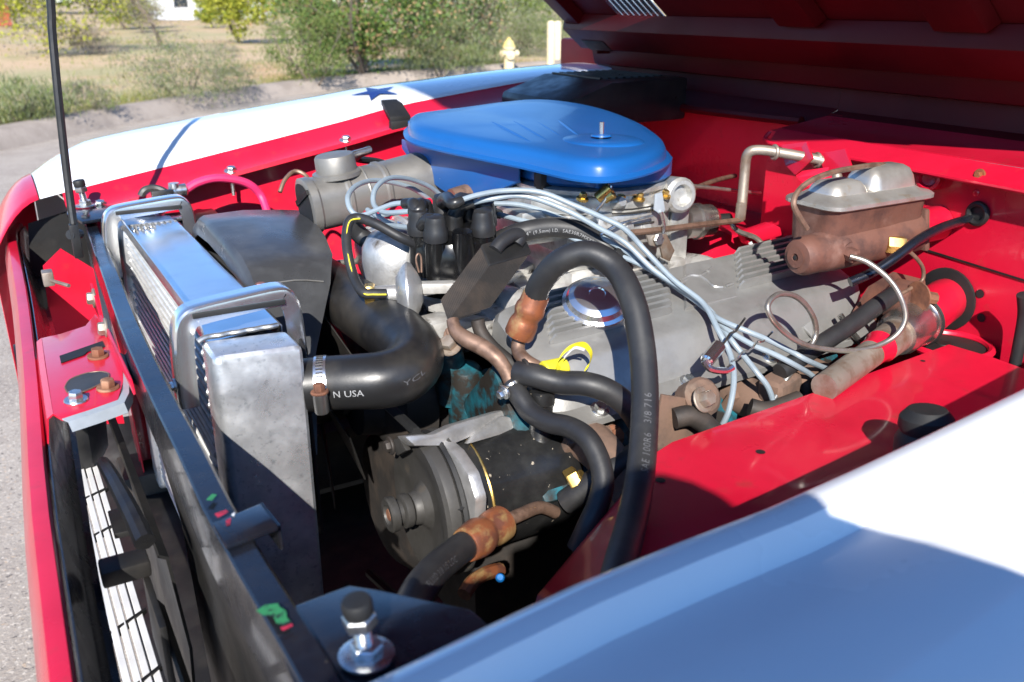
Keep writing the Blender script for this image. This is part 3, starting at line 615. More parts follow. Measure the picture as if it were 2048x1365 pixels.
# heater plenum (black, far rear)
hb_=obj('heater_plenum',prism([V((x,1.395,z)) for x,z in ((.925,1.08),(1.20,1.08),(1.20,1.160),(1.02,1.158),(.925,1.128),(.920,1.115))],(0,.245,0),.008),'black satin',car)
for i in range(9): obj('plenum_louvre',prism([V((1.03+.018*i,1.45,1.1585)),V((1.036+.018*i,1.45,1.1585)),V((1.036+.018*i,1.62,1.1585)),V((1.03+.018*i,1.62,1.1585))],(0,0,.003)),'black satin',hb_,0)
# hood, raised
HT=math.atan(.80); h0=V((1.213,0,1.211)); hd=V((-math.cos(HT),0,math.sin(HT))); hn=V((-math.sin(HT),0,-math.cos(HT)))  # hn points down-forward (the underside)
HL=1.50; Y0,Y1=.38,1.735  # length stretched out of view so the hood's shadow reaches the far fender
def hp_(l,y,n=0): q=h0+hd*l+hn*n; return V((q.x,y,q.z))
def hbox(l0,l1,y0,y1,n0,n1,bevel=.004): return prism([hp_(l0,y0,n0),hp_(l1,y0,n0),hp_(l1,y1,n0),hp_(l0,y1,n0)],hn*(n1-n0),bevel)
V0,V1,W0,W1=.085,.30,1.395,1.545
hood=obj('hood',hbox(0,HL,Y0,W0,-.004,0,0),'shaded red',car,0); hood['label']='raised hood seen from its underside, the red darkened for shade'
obj('hood_skin',hbox(0,V0,W0,Y1,-.004,0,0),'shaded red',hood,0); obj('hood_skin',hbox(V1,HL,W0,Y1,-.004,0,0),'shaded red',hood,0); obj('hood_skin',hbox(V0,V1,W1,Y1,-.004,0,0),'shaded red',hood,0)
for i in range(8):
    y=W0+.0185*i+.010
    obj('vent_bar',prism([hp_(V0,y,-.003),hp_(V0,y+.010,-.001),hp_(V0,y+.010,.001),hp_(V0,y,-.001)],hd*(V1-V0)),'polished aluminium',hood,0)
obj('rear_beam',prism([hp_(.0,Y0,.001),hp_(.0,Y0,.012),hp_(.02,Y0,.030),hp_(.085,Y0,.030),hp_(.10,Y0,.001)],(0,Y1-Y0,0),.003),'shaded red',hood)
obj('rear_skirt',prism([V((1.250,Y0,1.176)),V((1.2185,Y0,1.208)),V((1.2145,Y0,1.200)),V((1.224,Y0,1.166)),V((1.236,Y0,1.163))],(0,Y1-Y0+.012,0),.002),'shaded red',hood)
obj('rear_lip',prism([hp_(-.045,Y0,-.004),hp_(-.045,Y0,.002),hp_(0,Y0,.010),hp_(0,Y0,-.004)],(0,Y1-Y0,0),.001),'shaded red',hood)
obj('side_beam',prism([hp_(.05,Y1,.001),hp_(.05,Y1-.012,.020),hp_(.05,Y1-.06,.020),hp_(.05,Y1-.075,.001)],hd*(HL-.08),.003),'shaded red',hood)
obj('side_beam',prism([hp_(.05,Y0,.001),hp_(.05,Y0+.012,.020),hp_(.05,Y0+.06,.020),hp_(.05,Y0+.075,.001)],hd*(HL-.08),.003),'shaded red',hood)
obj('front_beam',hbox(HL-.10,HL,Y0,Y1,.001,.028),'shaded red',hood)
obj('cross_beam',prism([hp_(.42,Y0,.001),hp_(.43,Y0,.022),hp_(.50,Y0,.022),hp_(.51,Y0,.001)],(0,Y1-Y0,0),.003),'shaded red',hood)
for yc in (1.06,.78): obj('length_beam',prism([hp_(.10,yc-.05,.001),hp_(.10,yc-.038,.018),hp_(.10,yc+.038,.018),hp_(.10,yc+.05,.001)],hd*.95,.003),'shaded red',hood)
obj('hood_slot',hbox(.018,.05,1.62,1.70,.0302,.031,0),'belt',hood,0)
for y in (Y0+.05,Y1-.05): obj('hood_hinge',box(V((1.215,y,1.205)),(.06,.008,.03),None,.002),'shaded red',hood)
# cabin behind the hood
mat('glass dark',(.03,.04,.045),.05,0,spec=.8)
obj('windshield',prism([V((1.62,.42,1.21)),V((1.62,1.63,1.21)),V((2.15,1.52,1.50)),V((2.15,.53,1.50))],(.004,0,.006)),'glass dark',car,0)
obj('roof',sheet([[V((2.14,y,1.505+h)),V((2.4,y,1.53+h)),V((3.1,y,1.51+h)),V((3.6,y,1.45+h))] for y,h in ((.47,-.03),(.6,0),(1.02,.02),(1.45,0),(1.57,-.03))],.003),'white paint',car,50)
for s,y0,y1 in ((1,.09,.5),(-1,1.96,1.55)):
    obj('door',sheet([[V((x,y0,.25)),V((x,y0-.01*s,.8)),V((x,y0+.02*s,1.08)),V((x,y0+.06*s,1.12))] for x in (2.105,2.6,3.3,3.9)],.003),'white paint',car,50)
    obj('pillar',prism([V((1.62,y0+.06*s,1.15)),V((1.67,y0+.06*s,1.15)),V((2.19,y1,1.49)),V((2.13,y1,1.49))],(0,.03*s,0)),'white paint',car,0)
    obj('side_glass',prism([V((1.75,y0+.075*s,1.13)),V((3.6,y0+.075*s,1.13)),V((3.4,y1,1.46)),V((2.18,y1,1.49))],(0,.004*s,0)),'glass dark',car,0)
for y in (.30,1.75):
    for x in (.55,):
        wh=obj('wheel',lathe([(.0,.0),(.17,.0),(.19,.02),(.20,.02),(.31,.0),(.325,.03),(.325,.17),(.31,.2),(.2,.2),(0,.2)],V((x,y-.1,.325)),(0,1,0),40),'belt',car)
# ================================================================ radiator
rad=thing('radiator','bare aluminium radiator behind the black support bar','radiator',(.195,1.16,.52))
def tank(y0,y1): return bev(prism([V((.152,y0,.52)),V((.238,y0-.012,.52)),V((.238,y0-.012,.979)),V((.152,y0,.979))],(0,y1-y0,0)),.009,3)
obj('end_tank',tank(.838,.892),'tank aluminium',rad); obj('end_tank',tank(1.46,1.515),'tank aluminium',rad)
obj('core',box2((.166,.893,.54),(.226,1.459,.968),.002),'fins dark',rad,0)
for i in range(34):
    z=.962-.0125*i
    obj('core_tube',box2((.1585,.893,z-.0042),(.1665,1.459,z),.0016,1),'core aluminium',rad,40)
tp=obj('top_plate',sheet([[V((.156,y,.995)),V((.1575,y,.9925)),V((.160,y,.972)),V((.163,y,.9705)),V((.200,y,.9735)),V((.206,y,.9765)),V((.236,y,.9785)),V((.2395,y,.976)),V((.240,y,.955))] for y in (.905,1.0,1.2,1.4,1.455)],.0014),'polished aluminium',rad,30)
obj('weld_bead',tube([V((.150+.0,.893,.9775))]+[V((.156+.0085*i,.894+.0012*(i%2),.9800)) for i in range(10)],.003,8,3),'weld bead',rad)
for i in range(10): obj('weld_bead',lathe([(0,-.0025),(.0045,-.001),(.0045,.001),(0,.0025)],V((.158+.0085*i,1.452,.9760)),(1,.3,0),10),'weld bead',rad)
for i in range(30): 
    b=lathe([(0,-.0045),(.0022,-.002),(.0026,0),(.0022,.002),(0,.0045)],V((.1535,.8915,.965-.0145*i)),(0,.3,1),8); obj('tank_weld',b,'weld bead',rad)
obj('drain_bolt',join(cyl(at(456,594,z=.981),at(497,588,z=.981),.0046,12,.001),cyl(at(497,588,z=.981),at(520,582,z=.981),.0062,6,.001)),'brass',rad)
obj('fitting',hexbolt(at(522,579,z=.978),(0,0,1),.006,.008),'rust ferrule',rad)
obj('filler_neck',lathe([(.022,0),(.022,.016),(.030,.017),(.030,.021),(.0,.021)],V((.203,1.535,.958)),(0,0,1),24),'tank aluminium',rad)
cap=obj('cap',lathe([(.033,.021),(.034,.026),(.031,.034),(.012,.037),(0,.037)],V((.203,1.535,.958)),(0,0,1),24),'polished aluminium',rad)
obj('outlet',lathe([(.0245,0),(.0245,.05),(.026,.052),(.026,.058)],V((.237,.852,.925)),(1,-.15,0),24),'tank aluminium',rad)
# saddles over the radiator
def saddle(y0,wd,lab):
    pth=[(.128,.902),(.1285,.93),(.130,.965),(.134,.990),(.143,1.003),(.158,1.008),(.20,1.012),(.240,1.0145),(.252,1.010),(.259,.998),(.262,.98),(.264,.94),(.266,.90)]
    pth=[(v.x,v.z) for v in spline([V((a,0,c)) for a,c in pth],4)]
    rows=[]
    n=len(pth)
    for i,(x,z) in enumerate(pth):
        a=pth[max(0,i-1)]; c=pth[min(n-1,i+1)]; t=V((c[0]-a[0],0,c[1]-a[1])).normalized(); nn=V((-t.z,0,t.x))
        p=V((x,y0+(1-z)*-.0,z)); r=[]
        for k,h in ((-.0062,-.018),(-.0068,-.004),(-.0062,-.0005),(-.0042,.0016),(-.001,.0024),(.006,.0022),(.020,.0018),(.0214,.0004),(.020,-.001),(.0,-.0012),(-.0038,-.004),(-.0042,-.018)):
            r.append(p+V((0,k,0))+nn*h)
        rows.append(r)
    t=thing('radiator_saddle',lab,'bracket',(.195,y0,.90),'chrome saddles holding the radiator'); obj('strap',loft(rows),'polished aluminium',t,28)
    obj('rubber_pad',box2((.150,y0-.010,.9985),(.245,y0+.012,1.004),.001),'belt',t)
    obj('bolt',hexbolt(V((.1255,y0+.006,.925)),(-1,0,0),.005,.005),'zinc bolt',t)
saddle(.912,.040,'polished saddle bracket clamped over the near end of the radiator'); saddle(1.452,.040,'polished saddle bracket clamped over the far end of the radiator')
# ================================================================ fan shroud
sh=thing('fan_shroud','black plastic fan shroud behind the radiator','shroud',(.30,1.16,.60))
def shr(x,k):
    return [V((.243+(x-.243)/.151*(lerp([(.93,.030),(.985,.055),(1.05,.098),(1.072,.110),(1.11,.126),(1.18,.140),(1.26,.150),(1.33,.152),(1.372,.147),(1.395,.137),(1.42,.10)],y)),y,z+.005*math.sin(math.pi*min(1,max(0,(x-.243)/.151))) if z>.9 else z)) for y,z in ((.93,.80),(.985+.0*k,.905),(1.050+.01*k,.976-.010*k),(1.072,.989-.010*k),(1.11,.999-.010*k),(1.18,1.007-.009*k),(1.26,1.011-.008*k),(1.33,1.008-.006*k),(1.372,.990-.006*k),(1.395,.950),(1.41,.86),(1.42,.66))]
obj('housing',sheet([[V((.2425,p.y,p.z-.026)) for p in shr(0,0)],[V((.2435,p.y,p.z-.010)) for p in shr(0,0)],[V((.247,p.y,p.z-.003)) for p in shr(0,0)],shr(.254,0),shr(.31,.4),shr(.36,.9),shr(.388,1.1),shr(.394,1.2)],.0025),'shroud plastic',sh,32)
obj('crease_rib',tube([V((.252,1.050,.9775)),V((.30,1.056,.9765)),V((.338,1.060,.9680))],.0011,6,3),'duct grey',sh)
obj('mounting_ear',prism([V((.256,.885,.72)),V((.256,.925,.72)),V((.256,.935,.94)),V((.256,.918,.965)),V((.256,.895,.95))],(.004,0,0),.001),'black satin',sh)
obj('bolt',hexbolt(V((.256,.905,.90)),(-.3,-1,0),.006,.006),'dark iron',sh)
fan=thing('cooling_fan','dark cooling fan inside the shroud','fan',(.345,1.16,.80))
obj('hub',cyl((.31,1.16,.78),(.39,1.16,.78),.05,20,.004),'dark iron',fan)
for i in range(6):
    a=R(60*i+15); u_=V((0,math.cos(a),math.sin(a))); s_=V((0,-math.sin(a),math.cos(a))); c=V((.345,1.16,.78))
    obj('blade',prism([c+u_*.05-s_*.03+V((-.01,0,0)),c+u_*.165-s_*.045+V((-.012,0,0)),c+u_*.165+s_*.035+V((.012,0,0)),c+u_*.05+s_*.025+V((.01,0,0))],(.002,0,0)),'dirty black',fan,0)
# ================================================================ upper radiator hose
hp1=[V((.243,.851,.925)),at(655,767,z=.926),at(710,764,z=.928),at(765,760,z=.929),at(808,746,z=.931),at(828,716,z=.933),at(806,682,z=.934),at(750,640,z=.932),at(696,602,z=.928),at(644,566,z=.922),at(620,550,z=.915)]
hs=thing('radiator_hose','thick black upper radiator hose bending away from the near tank','hose',(.32,.9,.9))
obj('hose',tube(hp1,[.0285,.0285,.0290,.0300,.0312,.0330,.0350,.0365,.0375,.038,.038],28,6),'old hose',hs,60)
obj('lettering',lettering('N USA',hp1,.0302,.0098,.036,1.012,turn=-.40,res=6),'white print',hs,0)
obj('lettering',lettering('YCL',hp1,.0312,.0075,.092,1.012,turn=-.30),'grey print',hs,0)
obj('lettering',lettering('30',hp1,.0286,.011,.012,1.012,turn=-.45),'grey print',hs,0)
def band(pts,i,r,wd,m,parent,name='band',gap=None):
    P=spline(pts,6); T,N=frames(P); c=P[i]; return obj(name,lathe([(r,-wd/2),(r+.0008,-wd/2),(r+.0012,0),(r+.0008,wd/2),(r,wd/2)],c,T[i],30,True),m,parent),c,T[i]
cl=thing('hose_clamp','slotted worm-drive clamp with rusty screw on the radiator hose','clamp',(.285,.845,.9))
_,c,tt=band(hp1,5,.0287,.0125,'polished aluminium',cl)
e=(EYE-c); e=(e-tt*e.dot(tt)).normalized(); q=e.cross(tt)
for i in range(9):
    a=1.32-.135*i; d=e*math.cos(a)+q*math.sin(a); s_=-e*math.sin(a)+q*math.cos(a)
    obj('slot',box(c+d*.0300,(.0070,.0013,.0006),(tt,s_,d)),'belt',cl,0)
a=-.34; d=e*math.cos(a)+q*math.sin(a); s_=-e*math.sin(a)+q*math.cos(a)
obj('screw_housing',lathe([(.0065,-.013),(.0075,-.011),(.0075,.009),(.006,.011)],c+d*.035-s_*.006,s_,16),'steel clean',cl)
obj('screw',hexbolt(c+d*.035+s_*.004,s_,.0058,.009),'rust',cl)
# ================================================================ battery and cable (far front corner)
bt=thing('battery','black battery tucked in the far front corner','battery',(.21,1.61,.76))
obj('case',box2((.155,1.555,.76),(.335,1.675,.925),.006),'battery black',bt); obj('lid',box2((.152,1.552,.925),(.338,1.678,.945),.004),'battery black',bt)
for i in range(3): obj('vent_cap',lathe([(.012,0),(.012,.007),(.009,.009),(0,.009)],V((.19+.04*i,1.60,.945)),(0,0,1),14),'battery black',bt)
obj('hold_down',box(V((.235,1.565,.958)),(.09,.02,.006),None,.002),'zinc bolt',bt)
obj('carry_strap',tube([at(282,392,y=1.58),at(290,380,y=1.58),at(312,377,y=1.58),at(335,388,y=1.57),at(352,408,y=1.55)],.006,8,4),'battery black',bt)
obj('strap_buckle',box(at(325,388,y=1.57),(.035,.012,.012),None,.002),'battery black',bt)
obj('terminal',lathe([(.011,0),(.009,.02),(0,.02)],at(350,390,y=1.60),(0,0,1),12),'zinc bolt',bt)
wc=[at(372,380,y=1.60),at(395,366,y=1.60),at(430,357,y=1.60),at(470,360,y=1.60),at(500,370,y=1.60),at(522,392,y=1.60),at(535,425,y=1.58)]
t=thing('battery_cable','bright pink-red battery cable arching over the far apron','cable',wc[0]); obj('sleeve',tube(wc,.0072,10,5),'pink cable',t)
obj('lug',join(cyl(at(338,384,y=1.6),at(374,379,y=1.6),.0105,12,.002),box(at(342,388,y=1.6),(.03,.018,.012),None,.002)),'zinc bolt',t)
# ================================================================ prop rod and bump stops
t=thing('prop_rod','thin black hood prop rod standing at the far left','rod',at(152,490,y=1.44))
pr=[at(156,492,y=1.44),at(150,465,y=1.44),at(139,390,y=1.45),at(128,300,y=1.455),at(115,180,y=1.46),at(104,60,y=1.465),at(101,0,y=1.465),at(101,0,y=1.465)+V((.012,0,.16)),at(101,0,y=1.465)+V((.05,0,.40))]
obj('rod',tube(pr,.0058,10,4),'black satin',t); obj('pivot',join(box(at(152,482,y=1.435),(.012,.016,.05),None,.002),cyl(at(140,470,y=1.43),at(160,468,y=1.45),.007,10)),'black satin',t)
def stop(c,s,lab):
    t=thing('bump_stop',lab,'bolt',c,'hood bump stops'); 
    obj('washer',lathe([(.0225*s,0),(.0225*s,.0015),(.019*s,.0025),(.004,.0025)],c,(0,0,1),24),'zinc bolt',t)
    obj('nut',lathe([(.0125*s,.0026),(.0135*s,.004),(.0135*s,.011*s),(.012*s,.0125*s)],c,(.04,-.05,1),6),'zinc bolt',t)
    ax=V((-.10,-.02,1)).normalized()
    obj('stud',lathe([(.0065*s,.010*s)]+[((.0070 if i%2 else .0062)*s,(.0115+.0012*i)*s) for i in range(16)]+[(.0062*s,.031*s)],c,ax,14),'zinc bolt',t)
    obj('hex_head',lathe([(.0125*s,.031*s),(.0138*s,.033*s),(.0138*s,.041*s),(.012*s,.0425*s)],c,ax,6),'zinc bolt',t)
    obj('rubber_cap',lathe([(.0112*s,.0425*s),(.0122*s,.045*s),(.0122*s,.054*s),(.011*s,.0565*s),(.004*s,.0575*s),(0,.0572*s)],c,ax,24),'belt',t)
stop(at(733,1312,z=.957),.70,'zinc hood bump stop with rubber cap on the near end of the support bar')
stop(V((.128,1.665,.974)),.78,'zinc hood bump stop with rubber cap on the far end of the support bar')
# bolts and clip on the far fender rail
for (u,v,l) in ((197,383,'flat bolt at the front of the far fender flange'),(461,318,'bolt on the middle of the far fender flange'),(692,262,'bolt with paint scrape on the far fender flange'),(900,220,'shaded bolt at the rear of the far fender flange')):
    x=at(u,v,y=1.668).x; c=V((x,1.670,slerp(zf,x)-.0255)); t=thing('flange_bolt',l,'bolt',c,'far fender flange bolts')
    obj('head',hexbolt(c,(0,-.2,1),.0085,.008),'zinc bolt',t); obj('shank',cyl(c-V((0,-.004,.012)),c-V((0,-.004,.045)),.0035,8),'zinc bolt',t)
c=at(792,225,y=1.69); t=thing('rubber_bumper','small black rubber bumper on the far fender rail','bumper',c)
x=c.x; z=slerp(zf,x)
obj('pad',prism([V((x-.022,1.668,z-.02)),V((x+.022,1.668,z-.02)),V((x+.018,1.70,z+.0)),V((x+.016,1.722,z+.008)),V((x-.018,1.722,z+.008)),V((x-.020,1.70,z+.0))],(0,.0,.010),.002),'belt',t)
obj('foot',box(V((x,1.664,z-.026)),(.05,.014,.018),None,.003),'belt',t)
# ================================================================ engine block
en=thing('engine_block','dirty teal engine block and heads below the manifold','engine',(.68,1.02,.45))
obj('block',box2((.44,.86,.50),(.98,1.19,.80),.02),'dark iron',en); obj('near_head',prism([V((.445,y,z)) for y,z in ((.70,.80),(.78,.74),(.90,.84),(.82,.92))],(.50,0,0),.01),'engine blue',en); obj('far_head',prism([V((.445,2*CY-y,z)) for y,z in ((.70,.80),(.78,.74),(.90,.84),(.82,.92))],(.50,0,0),.01),'engine blue',en)
obj('timing_cover',lathe([(.11,0),(.11,.03),(.09,.05),(0,.055)],V((.44,1.02,.66)),(-1,0,0),24),'dark iron',en)
obj('water_pump',lathe([(.075,0),(.07,.04),(.045,.06),(.04,.085),(0,.085)],V((.43,1.0,.82)),(-1,0,0),24),'dark iron',en)
for (u,v,y,rr,h) in ((900,705,.91,.018,.05),(930,735,.90,.022,.07),(985,750,.89,.02,.08),(945,790,.90,.025,.06),(905,690,.92,.014,.05)): obj('front_boss',lathe([(rr*1.1,-h*1.4),(rr*1.02,-h*.5),(rr*.95,-.006),(rr*.8,.0),(rr*.4,.004),(0,.005)],at(u,v,y=y),(-.12,-.2,1),14),'engine blue',en)
obj('oil_pan',box2((.5,.90,.40),(.95,1.15,.50),.03),'dark iron',en)
obj('front_bolt',hexbolt(at(900,690,y=.85),(-.5,-.4,.7),.009,.010),'steel rusty',en); obj('front_bolt',hexbolt(at(908,668,y=.87),(-.5,-.4,.7),.008,.010),'copper pipe',en)
# intake manifold
im=thing('intake_manifold','whitish aluminium intake manifold between the valve covers','manifold',(.68,1.02,.88))
obj('plenum',box2((.50,.90,.88),(.92,1.15,.935),.012),'intake white',im); obj('carb_pad',box2((.64,.95,.935),(.80,1.10,.962),.006),'intake white',im)
for i in range(4):
    for s in (-1,1): obj('runner',tube([V((.555+.105*i,CY+s*.02,.925)),V((.55+.105*i,CY+s*.09,.935)),V((.545+.105*i,CY+s*.155,.905))],.021,12,4),'intake white',im)
obj('front_deck',prism([at(*q,z=.925) for q in ((1000,600),(1075,560),(1160,590),(1080,640),(1010,650))],(0,0,-.02),.004),'intake white',im)
obj('front_rib',prism([at(*q,z=.93) for q in ((1020,575),(1130,540),(1150,552),(1040,592))],(0,0,.012),.003),'intake white',im); obj('front_rib',prism([at(*q,z=.94) for q in ((1000,560),(1060,530),(1075,540),(1010,575))],(0,0,.012),.003),'intake white',im)
obj('thermostat_neck',lathe([(.036,0),(.036,.02),(.028,.03),(.027,.075),(.0,.075)],V((.45,1.03,.88)),(-.45,.1,.8),20),'intake white',im)
obj('water_neck',prism([at(*q,y=.90) for q in ((862,650),(905,640),(1010,650),(1000,672),(930,690),(880,680))],(0,.04,0),.006),'intake white',im)
obj('water_outlet',lathe([(.046,-.06),(.045,-.01),(.042,.008),(.034,.020),(.018,.027),(0,.028)],at(790,500,y=1.06),(-.15,-.1,1),28),'cast aluminium',im,60)
# ================================================================ near valve cover
vc=thing('valve_cover','grey finned valve cover with cast emblem on the near bank','valve cover',(.68,.79,.86))
A=V((0,.872,.9625)); Bp=V((0,.795,.937)); E1=(A-Bp).normalized(); XA=V((1,0,0)); EN=XA.cross(E1).normalized()
if EN.z<0: EN=-EN
x0,x1=.478,.985
tilt=.022   # the rear sits a little higher
def vz(x): return tilt*(x-x0)/(x1-x0)
def vp(x,t,n=0): p=Bp.lerp(A,t); q=V((x,p.y,p.z+vz(x)))+EN*n; return q
def vring(x,g=0):
    e=V((0,0,vz(x))); f=g
    return [V((x,.728+f,.866))+e,V((x,.730+f,.872))+e,V((x,.742+f,.878))+e,V((x,.763+f*.8,.923-f*.3))+e,V((x,.770+f*.8,.928-f*.4))+e,V((x,.795+f*.5,.937-f*.5))+e,V((x,.872-f*.5,.9625-f*.5))+e,V((x,.882-f*.5,.957-f*.5))+e,V((x,.897-f,.92))+e,V((x,.897-f,.88))+e,V((x,.80,.85))+e]
obj('body',loft([vring(x0+.0,.022),vring(x0+.006,.010),vring(x0+.018,.003),vring(x0+.035,0),vring(x1-.02,0),vring(x1,.012)]),'valve cover grey',vc,32)
obj('gasket_rail',loft([[V((x,.722,.862+vz(x))),V((x,.722,.8695+vz(x))),V((x,.741,.8795+vz(x))),V((x,.743,.862+vz(x)))] for x in (x0+.004,.6,.8,x1)]),'valve cover grey',vc,20)
def fin(xa,xb,t,hw=.0042,h=.0052):
    pr=lambda x,k:[vp(x,t)-E1*hw*k+EN*.0002,vp(x,t)-E1*hw*.78*k+EN*h*k,vp(x,t)+E1*hw*.78*k+EN*h*k,vp(x,t)+E1*hw*k+EN*.0002]
    return loft([pr(xa,.35),pr(xa+.006,1),pr(xb-.006,1),pr(xb,.35)])
nf=8
for i in range(nf):
    t=.02+.93*i/(nf-1)
    s=.000*i
    obj('fin',fin(x0+.030+.035*t,.682+.055*t,t,.0026,.0112),'valve cover grey',vc,25)
    if i>0: obj('fin',fin(.790+.06*t,.965,t,.0026,.0112),'valve cover grey',vc,25)
obj('emblem_plate',loft([[vp(.700,-.02,.0002),vp(.703,-.01,.004),vp(.763,.96,.004),vp(.760,.97,.0002)],[vp(.785,-.02,.0002),vp(.785,-.01,.0012),vp(.845,.96,.0012),vp(.845,.97,.0002)]]),'valve cover grey',vc,25)
def emb(pts,nm='emblem_stroke'):
    obj(nm,tube([vp(x,t,.0030) for x,t in pts],.0024,6,3),'valve cover grey',vc)
emb([(.735,.62),(.752,.68),(.764,.62),(.778,.66)]); emb([(.766,.64),(.768,.46),(.768,.30),(.778,.24)]); emb([(.783,.24),(.796,.26)]); emb([(.783,.68),(.793,.74)]); emb([(.728,.54),(.742,.60)])
obj('end_tab',box(vp(.955,.97,.004),(.02,.012,.008),(XA,E1,EN),.002),'valve cover grey',vc)
obj('web',prism([V((.86,.752,.892+vz(.86))),V((.885,.756,.90+vz(.86))),V((.895,.728,.870+vz(.86))),V((.875,.726,.868+vz(.86)))],(0,-.004,.002),.001),'valve cover grey',vc)
for x in (.535,.66,.79,.92): obj('bolt',hexbolt(V((x,.732,.876+vz(x))),(0,-.35,.9),.007,.007),'zinc bolt',vc)
wl_=thing('wire_loom_clip','shiny spring clip holding plug wires beside the valve cover','clip',V((.60,.698,.87)))
obj('clip',tube([at(1408,722,y=.69),at(1420,738,y=.685),at(1450,742,y=.68),at(1465,735,y=.68)],.004,8,4),'chrome',wl_); obj('stem',cyl(at(1440,690,y=.70),at(1412,724,y=.69),.008,10,.002),'chrome',wl_)
# oil filler cap
c=vp(.592,.42,.002); ax=(EN+V((-.28,-.18,.15))).normalized()
t=thing('oil_filler_cap','round chrome oil filler cap on the valve cover','cap',c)
obj('neck',lathe([(.017,0),(.017,.016)],c,ax,20),'valve cover grey',t)
obj('dome',lathe([(.032,.012),(.0395,.0125),(.0412,.0145),(.0405,.0165),(.0365,.0190),(.0335,.0245),(.0275,.0280),(.0255,.0290),(.010,.0300),(.009,.0285),(0,.0285)],c,ax,8*5),'polished aluminium',t,24)
# far valve cover
t=thing('valve_cover','grey valve cover on the far bank half hidden by the duct','valve cover',(.68,1.26,.86))
obj('body',loft([[V((x,2*CY-p.y,p.z-.02)) for p in vring(x,g)] for x,g in ((x0,.02),(x0+.02,.003),(x1-.02,.003),(x1,.015))]),'valve cover grey',t,30)
# ================================================================ air cleaner
ac=thing('air_cleaner','large blue teardrop air cleaner above the carburetor','air cleaner',(.76,1.12,1.07))
rimpx=[(1337,318,1.100),(1318,335,1.100),(1270,351,1.100),(1210,360,1.100),(1150,356,1.100),(1100,345,1.100),(1040,331,1.101),(960,315,1.102),(880,298,1.103),(826,283,1.105)]
rim=[at(u,v,z=z) for u,v,z in rimpx]
rim+=[at(812,268,z=1.106),at(818,254,z=1.106),at(850,247,z=1.106),at(920,238,z=1.106),at(990,228,z=1.110),at(1060,222,z=1.112),at(1140,226,z=1.110),at(1215,242,z=1.108),at(1285,270,z=1.104),at(1325,297,z=1.102)]
rim=spline(rim,4,True)
cen=sum(rim,V((0,0,0)))/len(rim)
def ins(k,dz,k2=None):
    o=[]
    n=len(rim)
    for i,p in enumerate(rim):
        t=(rim[(i+1)%n]-rim[i-1]).normalized(); nn=V((-t.y,t.x,0)).normalized()
        if nn.dot(cen-p)<0: nn=-nn
        q=p+nn*k; o.append(V((q.x,q.y,p.z+dz)))
    return o
stud=at(1203,266,z=1.134)
def crown_(p,k):  # ridges of the lid's forward lobe
    w_=max(0,min(1,(stud.x-.06-p.x)/.06)); return p
lid=obj('lid',loft([ins(.002,-.004),ins(-.0035,-.0035),ins(-.004,-.001),ins(-.001,.0012),ins(.003,.003),ins(.0042,.011),ins(.007,.0165),ins(.013,.0205),ins(.026,.0225)]+[[p.lerp(V((cen.x,cen.y,1.128)),k)+V((0,0,.001*k)) for p in ins(.026,.0226)] for k in (.2,.5,.8,.97)]),'air cleaner blue',ac,42)
# ridges and raised disc on the lid
top=max(v.z for v in ins(.05,.031))
lz=lambda p: 1.1255+.004*max(0,min(1,(p.y-1.05)/.35))
for i in range(4):
    a=at(985+44*i,229-1*i,z=1.140); c=at(1060+36*i,262-1*i,z=1.138)
    a.z=lz(a)-.0005; c.z=lz(c)-.0035
    obj('ridge',tube([a,a.lerp(c,.3),a.lerp(c,.7),c],[.003,.0045,.0045,.003],10,3),'air cleaner blue',lid,60)
obj('raised_disc',lathe([(.060,-.006),(.057,.000),(.050,.0030),(.03,.0035),(0,.0035)],V((stud.x,stud.y,lz(stud)-.002)),(0,0,1),40),'air cleaner blue',lid,50)
obj('stud',cyl(V((stud.x,stud.y,1.122)),V((stud.x,stud.y,1.148)),.0032,10),'zinc bolt',ac); obj('stud_washer',lathe([(.014,0),(.013,.002),(.004,.003)],V((stud.x,stud.y,lz(stud)+.0042)),(0,0,1),20),'air cleaner blue',ac)
def insz(k,z): return [V((p.x,p.y,z)) for p in ins(k,0)]
obj('body',loft([insz(.030,1.0995),insz(.034,1.090),insz(.040,1.082)]),'air cleaner blue',ac,40)
cc=V((.725,1.03,0))
obj('base_neck',lathe([(.108,1.098),(.108,1.078),(.104,1.074),(.098,1.072)],cc,(0,0,1),40),'air cleaner blue',ac)
# forward lobe: the blue duct body that drops to the snorkel
rows=[]
for u,vt,vb in ((806,276,296),(830,284,330),(868,294,366),(905,303,392),(950,313,388),(1003,323,378),(1040,331,362)):
    q=at(u,vt,z=1.098); rows.append([at(u,vt+3,y=q.y+.010),at(u,vt*.6+vb*.4,y=q.y+.010),at(u,vb,y=q.y+.016)])
obj('snorkel_body',sheet(rows,.002),'air cleaner blue',ac,50)
rows2=[[r[2],r[2]+V((.03,.05,.0)),r[2]+V((.05,.09,.03))] for r in rows]
obj('snorkel_floor',sheet(rows2,.002),'air cleaner blue',ac,50)
